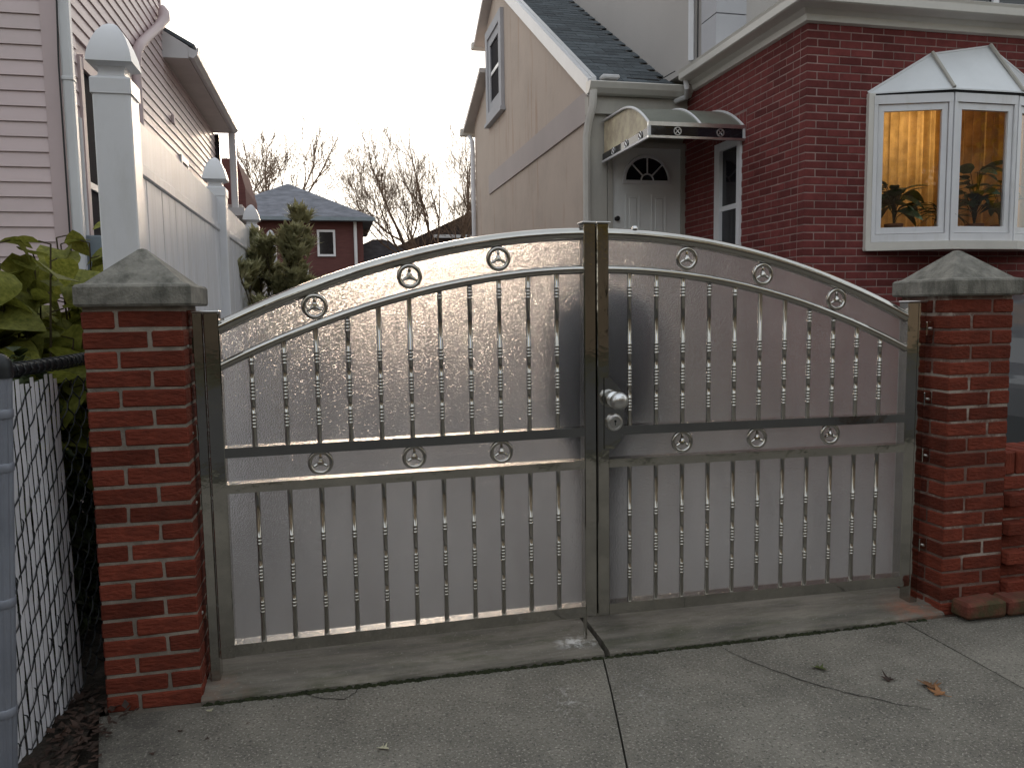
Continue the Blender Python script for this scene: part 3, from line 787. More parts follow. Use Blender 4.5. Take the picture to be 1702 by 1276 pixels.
# open porch at the back end of the wall
MB().cbox(-2.56, -2.46, 10.30, 10.40, 2.2, 4.26, b=0.01).build('porch_post', M['white'], ph)
MB().box(-3.6, -2.42, 10.46, 12.6, 3.05, 3.16).build('porch_deck', M['soffit'], ph)
MB().box(-3.9, -2.72, 10.48, 10.60, 3.16, 4.26).build('porch_shade_sheet', M['darkglass'], ph)  # dark sheet standing in for the shade inside the porch opening
MB().prism([(10.2,3.08),(10.2,2.96),(13.5,2.60),(13.5,2.72)], 'x', -2.62, -2.36).build('porch_beam', M['alum'], ph)
MB().prism([(-4.5,0),(-2.57,0),(-2.57,3.75),(-2.70,4.28),(-4.5,4.28)], 'y', 12.65, 15.0).build('rear_wall', M['farbrick'], ph)

# ================================================================== BEIGE STUCCO HOUSE (centre right)
SX = 1.816
sh = thing('stucco_house', (4.5, 9.0, 0), 'beige stucco house with steep dark shingle roof behind the gate', 'house')
YD = 5.55
SL = 0.6135
zr = lambda y: 3.86 + SL*(y-5.55)
MB().prism([(YD,0),(11.25,0),(11.25,6.45),(10.45,6.84),(YD,3.84)], 'x', SX, SX+0.25).build('wall', M['stucco'], sh)
MB().prism([(11.25,0),(12.75,0),(12.75,5.15),(11.25,5.62)], 'x', SX+0.02, SX+0.25).build('wall', M['stucco'], sh)
MB().box(SX+0.25, 6, 10.9, 11.2, 0, 6.3).build('back_wall', M['stucco'], sh)
# band of smoother stucco round the wall
MB().box(SX-0.022, SX+0.01, YD-0.02, 11.22, 3.50, 3.83).build('band', M['band'], sh)
# moulded side window
def ring_frame(x0, x1, y0, y1, z0, z1, t):
    return MB().box(x0,x1,y0,y0+t,z0,z1).box(x0,x1,y1-t,y1,z0,z1).box(x0,x1,y0+t,y1-t,z1-t,z1).box(x0,x1,y0+t,y1-t,z0,z0+t)
w = ring_frame(SX-0.06, SX-0.001, 9.85, 11.15, 4.72, 6.28, 0.16).build('window_frame', M['quoin'], sh)
ring_frame(SX-0.035, SX-0.0015, 10.012, 10.988, 4.882, 6.118, 0.14).build('inner_frame', M['quoin'], w)
MB().box(SX-0.012, SX-0.003, 10.152, 10.848, 5.022, 5.978).build('pane', M['screen'], w)
MB().box(SX-0.024, SX-0.013, 10.152, 10.848, 5.47, 5.53).build('sash', M['white'], w)
MB().box(SX-0.09, SX-0.0005, 9.80, 11.20, 4.66, 4.718).build('sill', M['quoin'], w)
# roof: deck and shingles
rf = MB().prism([(5.42,3.80),(10.50,3.80+SL*5.08),(10.50,3.86+SL*5.08),(5.42,3.86)], 'x', SX-0.02, 2.72).build('roof', M['shingle'], sh)
MB().prism([(10.50,6.93),(11.75,6.30),(11.75,6.22),(10.50,6.85)], 'x', SX-0.16, 2.70).build('back_roof', M['soffit'], sh)
MB().cbox(SX-0.20, 2.7, 11.70, 11.82, 6.20, 6.33, b=0.02).build('back_gutter', M['cornice'], sh)
MB().prism([(11.20,5.72),(13.15,5.05),(13.15,4.97),(11.20,5.64)], 'x', SX-0.16, 3.2).build('wing_roof', M['soffit'], sh)
MB().cbox(SX-0.22, 3.2, 13.08, 13.20, 4.93, 5.08, b=0.02).build('wing_gutter', M['cornice'], sh)
MB().tube([(SX-0.05,13.0,4.9),(SX-0.04,12.74,4.75),(SX-0.04,12.70,4.5),(SX-0.04,12.70,0.3)], 0.045, n=8).build('wing_downspout', M['white'], sh, smooth=True)
tabs = [MB().cbox(-0.152, 0.152, -0.10, 0.10, -0.004, 0.004, 0.003, 0.002).mesh('shingle', M['shingle']) for _ in range(4)]
row = 0; s_ = 0.06
ang = math.atan(SL); ca, sa = math.cos(ang), math.sin(ang)
while s_ < 5.6:
    x = 1.86 + (0.15 if row % 2 else 0.0) + 0.06
    while x < 2.70:
        yy = 5.42 + s_*ca; zz = 3.868 + s_*sa + 0.003
        put('shingle', tabs[rng.randrange(4)], rf, loc=(x, yy, zz+0.006), rot=(ang-0.030+rng.uniform(-.01,.01), 0, rng.uniform(-.01,.01)))
        x += 0.309
    s_ += 0.142; row += 1
# bargeboard and its upstand along the rake
for (x0, x1, dz0, dz1, mt, nm) in ((SX-0.055, SX-0.003, -0.13, 0.055, 'alum', 'bargeboard'), (SX-0.003, SX+0.045, 0.02, 0.075, 'alum', 'rake_flashing')):
    MB().prism([(5.40,3.86+dz0),(10.52,3.86+dz0+SL*5.12),(10.52,3.86+dz1+SL*5.12),(5.40,3.86+dz1)], 'x', x0, x1).build(nm, M[mt], sh)
# upper block rising behind the roof
UX, UY = 2.80, 4.43
MB().box(UX, 9, UY, 12.5, 3.98, 8.5).build('upper_wall', M['stucco_g'], sh)
for k in range(8):
    z = 4.085 - 0.095 + 0.325*k
    MB().box(UX-0.025, UX+0.305, UY-0.025, UY+0.30, z+0.006, z+0.319).build('quoin_block', M['quoin'], sh)
MB().tube([(UX-0.05, 4.90, 8.2), (UX-0.05, 4.90, 4.0)], 0.040, n=4).build('white_downspout', M['white'], sh)
MB().tube([(UX-0.03, 4.80, 8.2), (UX-0.03, 4.80, 4.0)], 0.008, n=6).build('cable', M['cable'], sh)
w = MB().box(4.885, 6.9, UY-0.05, UY-0.001, 4.50, 4.60).box(6.02, 6.09, UY-0.045, UY-0.001, 4.60, 6.2).box(4.885, 4.96, UY-0.045, UY-0.001, 4.60, 6.2).build('upper_window_frame', M['white'], sh)
MB().box(4.96, 6.9, UY-0.015, UY-0.002, 4.60, 6.2).build('pane', M['darkglass'], w)
# recessed entrance wall, door and trim
MB().box(SX+0.25, 3.10, YD+0.02, YD+0.25, 0, 3.90).build('entrance_wall', M['trim'], sh)
MB().box(SX+0.001, SX+0.20, YD-0.045, YD+0.02, 0, 3.70).build('corner_board', M['trim'], sh)
MB().box(SX+0.20, SX+0.245, YD-0.02, YD+0.02, 0, 3.55).build('door_jamb', M['doorpaint'], sh)
MB().box(SX-0.03, 3.02, YD-0.10, YD+0.02, 3.56, 3.745).build('fascia', M['trim'], sh)
MB().prism([(5.45,3.750),(5.45,3.88),(5.43,3.885),(5.30,3.87),(5.28,3.855),(5.31,3.80),(5.36,3.755)], 'x', SX-0.06, 3.02).build('gutter', M['cornice'], sh)
MB().tube([(SX-0.01,5.34,3.78),(SX-0.01,5.36,3.62),(SX-0.035,5.44,3.46),(SX-0.04,5.50,3.30),(SX-0.04,5.50,0.2)], [0.045]*5, n=8).build('downspout', M['cornice'], sh, smooth=True)
MB().cbox(1.90, 2.10, 5.30, 5.42, 3.90, 3.945, b=0.012).build('gutter_piece', M['alum'], sh)
DX0, DX1, DZ0, DZ1 = 2.085, 2.915, 1.20, 3.215
dr = MB().box(DX0, DX1, YD-0.025, YD+0.019, DZ0, DZ1).build('door', M['doorpaint'], sh)
MB().box(DX0-0.06, DX0-0.002, YD-0.05, YD+0.018, DZ0, DZ1+0.06).box(DX1+0.002, DX1+0.06, YD-0.05, YD+0.018, DZ0, DZ1+0.06).box(DX0-0.002, DX1+0.002, YD-0.05, YD+0.018, DZ1+0.002, DZ1+0.06).build('door_frame', M['trim'], dr)
fl = MB(); n = 20; vs = []; fs = []
CXD, CZD, RO, RI = 2.505, 2.850, 0.295, 0.255
for i in range(n+1):
    a = math.pi*i/n
    for (rr, y) in ((RO, YD-0.026), (RO-0.006, YD-0.044), (RI+0.006, YD-0.044), (RI, YD-0.027)):
        vs.append((CXD+rr*math.cos(a), y, CZD+rr*math.sin(a)))
for i in range(n):
    for q in range(3): fs.append((i*4+q, i*4+q+1, i*4+5+q, i*4+4+q))
fl.add(vs, fs).box(CXD-RO, CXD+RO, YD-0.044, YD-0.026, CZD-0.035, CZD+0.004)
fan = fl.build('fanlight_frame', M['white'], dr)
MB().add([(CXD, YD-0.0285, CZD)] + [(CXD+RI*1.01*math.cos(math.pi*i/n), YD-0.0285, CZD+RI*1.01*math.sin(math.pi*i/n)) for i in range(n+1)], [(0, i+1, i+2) for i in range(n)]).build('pane', M['darkglass'], fan)
for a in (45, 90, 135):
    ar = R(a); MB().tube([(CXD+0.07*math.cos(ar), YD-0.038, CZD+0.07*math.sin(ar)), (CXD+RI*math.cos(ar), YD-0.038, CZD+RI*math.sin(ar))], 0.009, n=6).build('glazing_bar', M['white'], fan)
MB().tube([(CXD+0.075*math.cos(R(a)), YD-0.038, CZD+0.075*math.sin(R(a))) for a in range(0, 181, 15)], 0.009, n=6).build('glazing_bar', M['white'], fan)
for (xa, xb) in ((2.245,2.425),(2.560,2.745)):
    for (za, zb) in ((2.02,2.70),(1.32,1.90)):
        MB().box(xa,xa+0.018,YD-0.033,YD-0.0255,za,zb).box(xb-0.018,xb,YD-0.033,YD-0.0255,za,zb).box(xa+0.018,xb-0.018,YD-0.033,YD-0.0255,zb-0.018,zb).box(xa+0.018,xb-0.018,YD-0.033,YD-0.0255,za,za+0.018).cbox(xa+0.045,xb-0.045,YD-0.034,YD-0.0255,za+0.045,zb-0.045,b=0.008).build('door_panel', M['doorpaint'], dr)
MB().lathe([(0.024,0),(0.024,-0.01),(0.012,-0.02),(0.025,-0.035),(0.028,-0.05),(0.015,-0.065)], (2.135,YD-0.026,2.42), axis='y', n=12).build('door_knob', M['rubber'], dr, smooth=True)
# stoop in front of the door
st = thing('stoop', (2.4, 4.7, 0), 'concrete stoop under the awning, blurred behind the gate', 'steps')
MB().box(1.86, 2.95, 4.30, 5.52, 0.02, 1.19).build('landing', M['concrete'], st)
for k in range(5): MB().box(1.90, 2.95, 4.30-0.28*(k+1), 4.30-0.28*k-0.002, 0.02, 1.19-0.2*(k+1)).build('step', M['concrete'], st)

# awning over the door
aw = thing('door_awning', (2.45, 5.0, 3.1), 'curved smoked awning with cream side and ring ornaments over the door', 'awning')
AX0, AX1, AY0, AY1 = 1.960, 2.955, 4.16, 5.48
def aprof(t):   # t 0 at the front edge -> 1 at the wall
    y = AY0 + (AY1-AY0)*t
    return y, 3.165 + 0.30*(1-(1-min(1, t/0.62))**2.2) if t < 0.62 else 3.165+0.30+0.04*(t-0.62)
top = [aprof(i/16) for i in range(17)]
vs = [(AX0,y,z) for y,z in top] + [(AX1,y,z) for y,z in top] + [(AX0,y+0.001,z-0.006) for y,z in top] + [(AX1,y+0.001,z-0.006) for y,z in top]
fs = []
for i in range(16): fs += [(i,i+1,17+i+1,17+i), (34+i,51+i,51+i+1,34+i+1)]
fs += [(0,17,51,34)]
MB().add(vs, fs).build('canopy_sheet', M['poly'], aw, smooth=True)
for x in (AX0, 2.50, AX1):
    MB().tube([(x, y, z+0.004) for y, z in top], 0.014, n=6).build('curved_rib', M['alum'], aw, smooth=True)
def sidepanel(x): 
    MB().prism([(y,z-0.008) for y,z in top]+[(AY1,3.125),(AY0+0.02,3.125)], 'x', x-0.003, x+0.003).build('side_panel', M['awnside'], aw)
sidepanel(AX0+0.02)
MB().box(AX0-0.012, AX1+0.012, AY0-0.014, AY0+0.010, 3.140, 3.178).build('front_trim', M['steel2'], aw)
MB().box(AX0-0.012, AX1+0.012, AY0-0.014, AY0+0.010, 3.028, 3.050).build('front_trim', M['steel2'], aw)
MB().box(AX0-0.013, AX0+0.014, AY0-0.015, AY0+0.011, 3.050, 3.140).build('corner_piece', M['alum'], aw)
MB().box(AX1-0.014, AX1+0.013, AY0-0.015, AY0+0.011, 3.050, 3.140).build('corner_piece', M['alum'], aw)
MB().box(AX0+0.014, AX1-0.014, AY0-0.003, AY0+0.003, 3.050, 3.140).build('valance', M['darkglass'], aw)
MB().box(AX0-0.003, AX0+0.003, AY0+0.010, AY1, 3.050, 3.125).build('valance', M['darkglass'], aw)
MB().box(AX0-0.012, AX0+0.012, AY0+0.010, AY1, 3.028, 3.050).build('side_trim', M['alum'], aw)
for x in (2.25, 2.70):
    MB().tube([(x+0.036*math.cos(a), AY0-0.012, 3.095+0.036*math.sin(a)) for a in [2*math.pi*i/20 for i in range(20)]], 0.006, n=6, closed=True).tube([(x-0.022,AY0-0.012,3.073),(x+0.022,AY0-0.012,3.117)],0.005,n=6).tube([(x-0.022,AY0-0.0125,3.117),(x+0.022,AY0-0.0125,3.073)],0.005,n=6).build('ring_ornament', M['steel2'], aw, smooth=True)
for y in (4.36, 4.74, 5.12):
    MB().tube([(AX0-0.010, y+0.036*math.cos(a), 3.088+0.036*math.sin(a)) for a in [2*math.pi*i/20 for i in range(20)]], 0.006, n=6, closed=True).tube([(AX0-0.010,y-0.022,3.066),(AX0-0.010,y+0.022,3.110)],0.005,n=6).build('ring_ornament', M['steel2'], aw, smooth=True)

# ================================================================== BRICK EXTENSION WITH BAY WINDOW
bh = thing('brick_house', (4.6, 4.2, 0), 'red brick one storey house front with bay window at right', 'house')
BX, BY = 2.965, 3.13
BAYX0, BAYX1, BAYZ0, BAYZ1 = 3.62, 5.50, 1.975, 3.21
MB().box(BX+0.0035, BAYX0, BY+0.0035, BY+0.2, 0, 3.85).box(BAYX0, BAYX1, BY+0.0035, BY+0.2, 0, BAYZ0).box(BAYX0, BAYX1, BY+0.0035, BY+0.2, BAYZ1, 3.85).box(BAYX1, 8.5, BY+0.0035, BY+0.2, 0, 3.85).build('wall_core', M['hmortar'], bh)
SWY0, SWY1, SWZ0, SWZ1 = 4.22, 4.74, 1.55, 3.10         # window in the side wall
MB().box(BX+0.0035, BX+0.2, BY+0.2, SWY0, 0, 3.85).box(BX+0.0035, BX+0.2, SWY1, YD, 0, 3.85).box(BX+0.0035, BX+0.2, SWY0, SWY1, 0, SWZ0).box(BX+0.0035, BX+0.2, SWY0, SWY1, SWZ1, 3.85).build('wall_core', M['hmortar'], bh)
HB = [MB().cbox(-0.1035,0.1035,-0.05,0.05,-0.0295,0.0295,0.004,0.001).mesh('brick', M['hbrick']) for _ in range(6)]
HBh = [MB().cbox(-0.0485,0.0485,-0.05,0.05,-0.0295,0.0295,0.004,0.001).mesh('brick', M['hbrick']) for _ in range(4)]
cand = []
HC = 0.0678; P_ = 0.2135
for c in range(56):
    z = 0.01 + c*HC + 0.031
    if z > 3.80: break
    x = BX + (P_/2 if c % 2 else 0)
    if c % 2: cand.append((HBh, (BX+0.0485, BY+0.05, z), 0, (0.10,)))
    while x < 6.0:
        xc = x + 0.1035
        inb = BAYZ0-0.04 < z < BAYZ1
        if not inb or xc+0.10 < BAYX0-0.01 or xc-0.10 > BAYX1+0.01: cand.append((HB, (xc, BY+0.05, z), 0, None))
        elif xc-0.1035 < BAYX0-0.03: cand.append(((xc-0.1035, BAYX0-0.006), (xc, BY+0.05, z), 0, None))
        elif xc+0.1035 > BAYX1+0.03: cand.append(((BAYX1+0.006, xc+0.1035), (xc, BY+0.05, z), 0, None))
        x += P_
    y = BY + (0.1035+0.008 if c % 2 == 0 else P_+0.0) - (0.0 if c % 2 == 0 else 0.0)
    # side wall, corner bricks belong to the front courses on alternate rows
    y = BY + (0.108 if c % 2 == 0 else 0.108)
    first = True
    off = P_/2 if c % 2 else 0.0
    yy = y + off - (P_/2 if c % 2 else 0)
    if c % 2: cand.append((HBh, (BX+0.05, yy+0.0485, z), 90, None)); yy += P_/2
    while yy < YD-0.1:
        yc = yy + 0.1035
        lo_w, hi_w = (SWY0, SWY1) if z < SWZ1+0.0 else (SWY0-0.09, SWY1+0.09)
        inb = SWZ0-0.05 < z < SWZ1+0.205
        if not inb or yc+0.10 < lo_w-0.005 or yc-0.10 > hi_w+0.005: cand.append((HB, (BX+0.05, yc, z), 90, None))
        elif yc-0.1035 < lo_w-0.03: cand.append(((yc-0.1035, lo_w-0.004), (BX+0.05, yc, z), 90, None))
        elif yc+0.1035 > hi_w+0.03: cand.append(((hi_w+0.004, yc+0.1035), (BX+0.05, yc, z), 90, None))
        yy += P_
# soldier course over the side window
for k in range(10): cand.append((HB, (BX+0.05, SWY0-0.055+0.0695*k, SWZ1+0.106), 'soldier', None))
camp = Vector((-1.039,-3.03,1.414))
def vis(c):
    p = Vector(c[1]); k = (p-camp).length
    return k + (100 if p.z < 1.42 or p.x > 5.30 else 0)
cand.sort(key=vis)
rest = MB()
for i, (ms, p, a, _) in enumerate(cand):
    if a == 'soldier': rot = (R(90), R(0), R(90)); rot = (0, R(90), 0)
    else: rot = (0, 0, R(a))
    if a == 'soldier': rot = Matrix(((0,1,0),(0,0,1),(1,0,0))).to_euler()
    if isinstance(ms, tuple):
        a0, a1 = ms
        mbk = MB().cbox(a0,a1,p[1]-.05,p[1]+.05,p[2]-.0295,p[2]+.0295,.004) if a == 0 else MB().cbox(p[0]-.05,p[0]+.05,a0,a1,p[2]-.0295,p[2]+.0295,.004)
        if i < 300: mbk.build('brick', M['hbrick'], bh)
        else: rest.add(mbk.v, mbk.f)
    elif i < 300:
        put('brick', ms[rng.randrange(len(ms))], bh, loc=(p[0]+rng.uniform(-.001,.001)*0, p[1], p[2]), rot=rot)
    else:
        h = 0.1035 if ms is HB else 0.0485
        if a == 0: rest.cbox(p[0]-h,p[0]+h,p[1]-.05,p[1]+.05,p[2]-.0295,p[2]+.0295,.004)
        elif a == 90: rest.cbox(p[0]-.05,p[0]+.05,p[1]-h,p[1]+h,p[2]-.0295,p[2]+.0295,.004)
        else: rest.cbox(p[0]-.05,p[0]+.05,p[1]-.0295,p[1]+.0295,p[2]-h,p[2]+h,.004)
rest.build('bricks', M['hbrick'], bh, kind='stuff')
# side window
w = MB().box(BX-0.02,BX+0.06,SWY0-0.01,SWY0+0.06,SWZ0,SWZ1).box(BX-0.02,BX+0.06,SWY1-0.10,SWY1+0.01,SWZ0,SWZ1).box(BX-0.018,BX+0.06,SWY0+0.06,SWY1-0.10,SWZ1-0.08,SWZ1).box(BX-0.04,BX+0.06,SWY0-0.03,SWY1+0.03,SWZ0-0.06,SWZ0).build('window_frame', M['white'], bh)
MB().box(BX+0.020,BX+0.028,SWY0+0.06,SWY1-0.10,SWZ0,SWZ1-0.08).build('pane', M['darkglass'], w)
MB().box(BX+0.003,BX+0.019,SWY0+0.06,SWY1-0.10,2.40,2.45).build('sash', M['white'], w)
# cornice gutter round the flat roof
prof = [(0.0,3.790),(-0.035,3.800),(-0.045,3.850),(-0.075,3.872),(-0.085,3.885),(-0.185,3.895),(-0.200,3.905),(-0.205,3.965),(-0.215,3.990),(-0.200,3.998),(0.0,3.998)]
vs = []; k = len(prof)
for (d, z) in prof: vs.append((8.5, BY+d, z))
for (d, z) in prof: vs.append((BX+d, BY+d, z))
for (d, z) in prof: vs.append((BX+d, 5.25, z))
fs = []
for s_ in range(2):
    for q in range(k): fs.append((s_*k+q, s_*k+(q+1)%k, (s_+1)*k+(q+1)%k, (s_+1)*k+q))
fs += [tuple(range(k)), tuple(2*k+q for q in range(k))[::-1]]
MB().add(vs, fs).build('cornice', M['cornice'], bh)
MB().box(BX, 8.5, BY, 5.4, 3.90, 3.985).build('flat_roof', M['darkroof'], bh)
MB().tube([(2.83,5.22,3.93),(2.84,5.20,3.80),(2.88,5.30,3.74),(2.80,5.42,3.72)], 0.03, n=8).build('gutter_outlet', M['alum'], bh, smooth=True)
# bay window
BAYY = 2.92
plan = [(3.62,BY), (4.235,BAYY), (4.885,BAYY), (5.50,BY)]
bay = put('bay_window', None, bh, loc=(4.41, BY, BAYZ0))
def along(p, q, a, b, t0, t1, z0, z1, mb):
    """bar between fractions a..b of segment p-q, from t0 to t1 outwards, z0..z1"""
    d = Vector((q[0]-p[0], q[1]-p[1])); L_ = d.length; d.normalize(); nrm = Vector((d.y, -d.x))
    pa = Vector(p)+d*a; pb = Vector(p)+d*(L_-b)
    q4 = [pa+nrm*t0, pb+nrm*t0, pb+nrm*t1, pa+nrm*t1]
    mb.prism([(v.x, v.y) for v in q4], 'z', z0, z1)
for i in range(3):
    p, q = plan[i], plan[i+1]
    fr = MB()
    along(p,q,0.0,0.0,-0.02,0.045,BAYZ0-0.02,BAYZ0+0.045,fr); along(p,q,0.0,0.0,-0.02,0.045,BAYZ1-0.075,BAYZ1,fr)
    L_ = (Vector(q)-Vector(p)).length
    along(p,q,0.0,L_-0.032,-0.02,0.043,BAYZ0+0.045,BAYZ1-0.075,fr); along(p,q,L_-0.032,0.0,-0.02,0.043,BAYZ0+0.045,BAYZ1-0.075,fr)
    fo = fr.build('casement_frame', M['white'], bay)
    sa_ = MB()
    z0, z1 = BAYZ0+0.050, BAYZ1-0.080
    along(p,q,0.038,0.038,-0.01,0.030,z0,z0+0.055,sa_); along(p,q,0.038,0.038,-0.01,0.030,z1-0.055,z1,sa_)
    along(p,q,0.038,L_-0.084,-0.01,0.029,z0+0.055,z1-0.055,sa_); along(p,q,L_-0.084,0.038,-0.01,0.029,z0+0.055,z1-0.055,sa_)
    sa_.build('sash', M['white'], fo)
    gl = MB(); along(p,q,0.083,0.083,0.004,0.008,z0+0.054,z1-0.054,gl); gl.build('pane', M['glass'], fo)
bs = [(3.56,BY),(3.56,BY-0.03),(4.21,BAYY-0.075),(4.91,BAYY-0.075),(5.56,BY-0.03),(5.56,BY)]
MB().prism(bs, 'z', BAYZ0-0.095, BAYZ0-0.022).build('bay_sill', M['cornice'], bay)
for xa in (3.555, 5.502): MB().box(xa,xa+0.063,BY-0.035,BY+0.005,BAYZ0-0.09,BAYZ1+0.02).build('side_casing', M['cornice'], bay)
hd = [(3.59,BY),(4.22,BAYY-0.045),(4.90,BAYY-0.045),(5.53,BY)]
MB().prism(hd+[(5.53,BY+0.1),(3.59,BY+0.1)], 'z', BAYZ1, BAYZ1+0.030).build('head_board', M['rubber'], bay)
e = [(3.565,BY,3.242),(4.205,BAYY-0.06,3.242),(4.915,BAYY-0.06,3.242),(5.555,BY,3.242)]
tt = [(4.175,BY,3.60),(4.765,BY,3.69)]
tt2 = [(4.19,BY+0.0,3.60),(4.79,BY+0.0,3.70)]
M['bayroof'] = pm('pale opal roof sheet', (0.66, 0.68, 0.70), rough=0.35, var=0.06, scale=3, bump=0.04)
for poly in ([e[0],e[1],tt2[0]], [e[1],e[2],tt2[1],tt2[0]], [e[2],e[3],tt2[1]]):
    n_ = len(poly); lo = [(a,b,c-0.012) for (a,b,c) in poly]
    MB().add(poly+lo, [tuple(range(n_)), tuple(range(2*n_-1,n_-1,-1))]+[(i,(i+1)%n_,n_+(i+1)%n_,n_+i) for i in range(n_)]).build('roof_sheet', M['bayroof'], bay)
for a, b in ((e[1],tt2[0]),(e[2],tt2[1])):
    MB().tube([(a[0],a[1]-0.005,a[2]+0.006),(b[0],b[1]-0.02,b[2]+0.012)], 0.016, n=6).build('hip_bar', M['trim'], bay)
MB().tube([e[0],tt2[0],tt2[1],e[3]], 0.012, n=6).build('roof_flashing', M['white'], bay)
MB().prism([(3.66,BY+0.3),(4.24,BAYY+0.03),(4.88,BAYY+0.03),(5.46,BY+0.3)], 'z', BAYZ0-0.02, BAYZ0+0.012).build('inner_shelf', M['white'], bay)
# lit room behind: walls, ceiling, drawn curtain
room = MB().box(3.3,5.7,4.55,4.6,1.2,3.6).box(3.30,3.35,BY+0.22,4.55,1.2,3.6).box(5.65,5.70,BY+0.22,4.55,1.2,3.6).box(3.3,5.7,BY+0.21,4.6,3.6,3.65).box(3.3,5.7,BY+0.21,4.6,1.15,1.2).build('room', M['wallin'], bh)
cu = MB(); n = 220; vs = []
for i in range(n+1):
    x = 3.40 + 2.2*i/n
    y = 3.56 + 0.030*math.sin(x*52+1.5*math.sin(x*9)) + 0.012*math.sin(x*131)
    vs += [(x,y,1.3),(x,y,3.55)]
cu.add(vs, [(2*i,2*i+2,2*i+3,2*i+1) for i in range(n)])
ct = thing('curtain', (4.5,3.46,1.3), 'golden drawn curtain glowing behind the bay window', 'curtain')
cu.build('curtain_cloth', M['curtain'], ct, smooth=True)
pl = thing('ceiling_lamp', (4.4,4.0,3.55), 'warm lamp lit behind the golden curtain of the bay window', 'lamp')
MB().lathe([(0.02,3.6),(0.02,3.45),(0.10,3.40),(0.12,3.32),(0.08,3.25),(0.01,3.22)], (4.4,4.05,0), n=16).build('lamp_shade', M['wallin'], pl, smooth=True)
ld = bpy.data.lights.new('room_lamp', 'POINT'); ld.energy = 4; ld.color = (1.0,0.72,0.42); ld.shadow_soft_size = 0.12
lo_ = bpy.data.objects.new('room_lamp', ld); col.objects.link(lo_); lo_.location = (4.4,4.05,3.05); 
lo_.parent = pl; lo_.matrix_parent_inverse = Matrix.Translation(-Vector((4.4,4.0,3.55)))

# ================================================================== LEAVES
def leafshape(L_=1.0, W=0.45, heart=0.12, droop=0.25, fold=0.12, name='leaf', mt=None, n=7):
    vs, fs = [], []
    for i in range(n+1):
        t = i/n
        w = W*(math.sin(math.pi*min(1,t**0.62*0.995+0.004)))**0.8 if i not in (0,n) else 0.0
        y = L_*t - (heart*math.exp(-((t-0.1)/0.1)**2) if 0 < i < n else 0)*0
        z = -droop*L_*t*t
        vs += [(-w, y - (heart*L_ if i == 1 else 0), z+fold*w), (0, y, z), (w, y - (heart*L_ if i == 1 else 0), z+fold*w)]
    for i in range(n):
        a = i*3; fs += [(a,a+1,a+4,a+3),(a+1,a+2,a+5,a+4)]
    me = bpy.data.meshes.new(name); me.from_pydata(vs, [], fs); me.materials.append(mt)
    me.polygons.foreach_set('use_smooth', [True]*len(me.polygons)); me.update()
    return me
BIG = [leafshape(1, 0.42+0.05*k, 0.10, 0.15+0.12*k, 0.10+0.06*k, 'leaf', M['leaf']) for k in range(4)]

def add_leaf(mb, p, d, L_, w, up=Vector((0,0,1)), bend=0.2):
    """six-triangle leaf added to a joined mesh"""
    d = d.normalized(); s = d.cross(up)
    if s.length < 1e-3: s = Vector((1,0,0))
    s.normalize(); nrm = s.cross(d)
    p = Vector(p); a = p+d*L_*0.45; tip = p+d*L_ - nrm*bend*L_
    mb.add([p, a+s*w+nrm*0.15*w, tip, a-s*w+nrm*0.15*w, a], [(0,4,1),(4,2,1),(0,3,4),(4,3,2)])

def bigplant(cx, cy, n, h, spread, label, seed):
    r_ = random.Random(seed)
    g = thing('leafy_plant', (cx, cy, 0), label, 'plant', 'broad leaved plants behind the chain link fence')
    stems = MB()
    for s in range(n):
        a = r_.uniform(0, 6.28); rr = spread*math.sqrt(r_.random())
        bx_, by_ = cx+rr*0.4*math.cos(a), cy+rr*0.4*math.sin(a)
        tx, ty = cx+rr*math.cos(a), cy+rr*math.sin(a); hh = h*r_.uniform(0.72, 1.0)
        pts = [(bx_+(tx-bx_)*t**1.4, by_+(ty-by_)*t**1.4, hh*t) for t in [i/6 for i in range(7)]]
        stems.tube(pts, [0.009*(1-0.6*i/6) for i in range(7)], n=5)
        for k in range(13):
            t = 0.50+0.50*k/12
            x = bx_+(tx-bx_)*t**1.4; y = by_+(ty-by_)*t**1.4; z = hh*t
            az = a + k*2.4 + r_.uniform(-.5,.5)
            L_ = r_.uniform(0.13, 0.21)*(0.7 if k == 12 else 1)
            tip = Vector((math.cos(az), math.sin(az), 0))
            px = Vector((x,y,z)); q = px + tip*0.05 + Vector((0,0,0.015))
            stems.tube([px, q], 0.003, n=4)
            put('leaf', BIG[r_.randrange(4)], g, loc=q, rot=(R(r_.uniform(-55,20)), R(r_.uniform(-30,30)), az-math.pi/2), scl=(L_*r_.uniform(.85,1.2), L_, L_))
    stems.build('stems', M['stem'], g)
bigplant(-2.35, 0.72, 12, 1.80, 0.28, 'broad yellow green leaved plant rising above the fence rail', 3)
bigplant(-2.66, 1.00, 13, 1.86, 0.30, 'broad leaved plant at the far left in front of pink siding', 4)
bigplant(-2.24, 1.32, 11, 1.88, 0.24, 'broad leaved plant squeezed between pillar cap and pink house', 9)
bigplant(-2.46, 0.42, 10, 1.55, 0.24, 'lower broad leaved plant above the grey fence post', 12)
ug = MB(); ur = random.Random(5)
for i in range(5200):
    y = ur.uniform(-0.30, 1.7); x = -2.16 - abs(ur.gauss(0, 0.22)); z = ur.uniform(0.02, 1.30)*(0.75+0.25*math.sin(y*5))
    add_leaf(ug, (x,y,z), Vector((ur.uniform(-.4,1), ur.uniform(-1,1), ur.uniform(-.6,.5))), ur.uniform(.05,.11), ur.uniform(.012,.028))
ug.build('undergrowth', M['leafd'], None, kind='stuff', label='dark tangled undergrowth behind the chain link fence', cat='undergrowth')

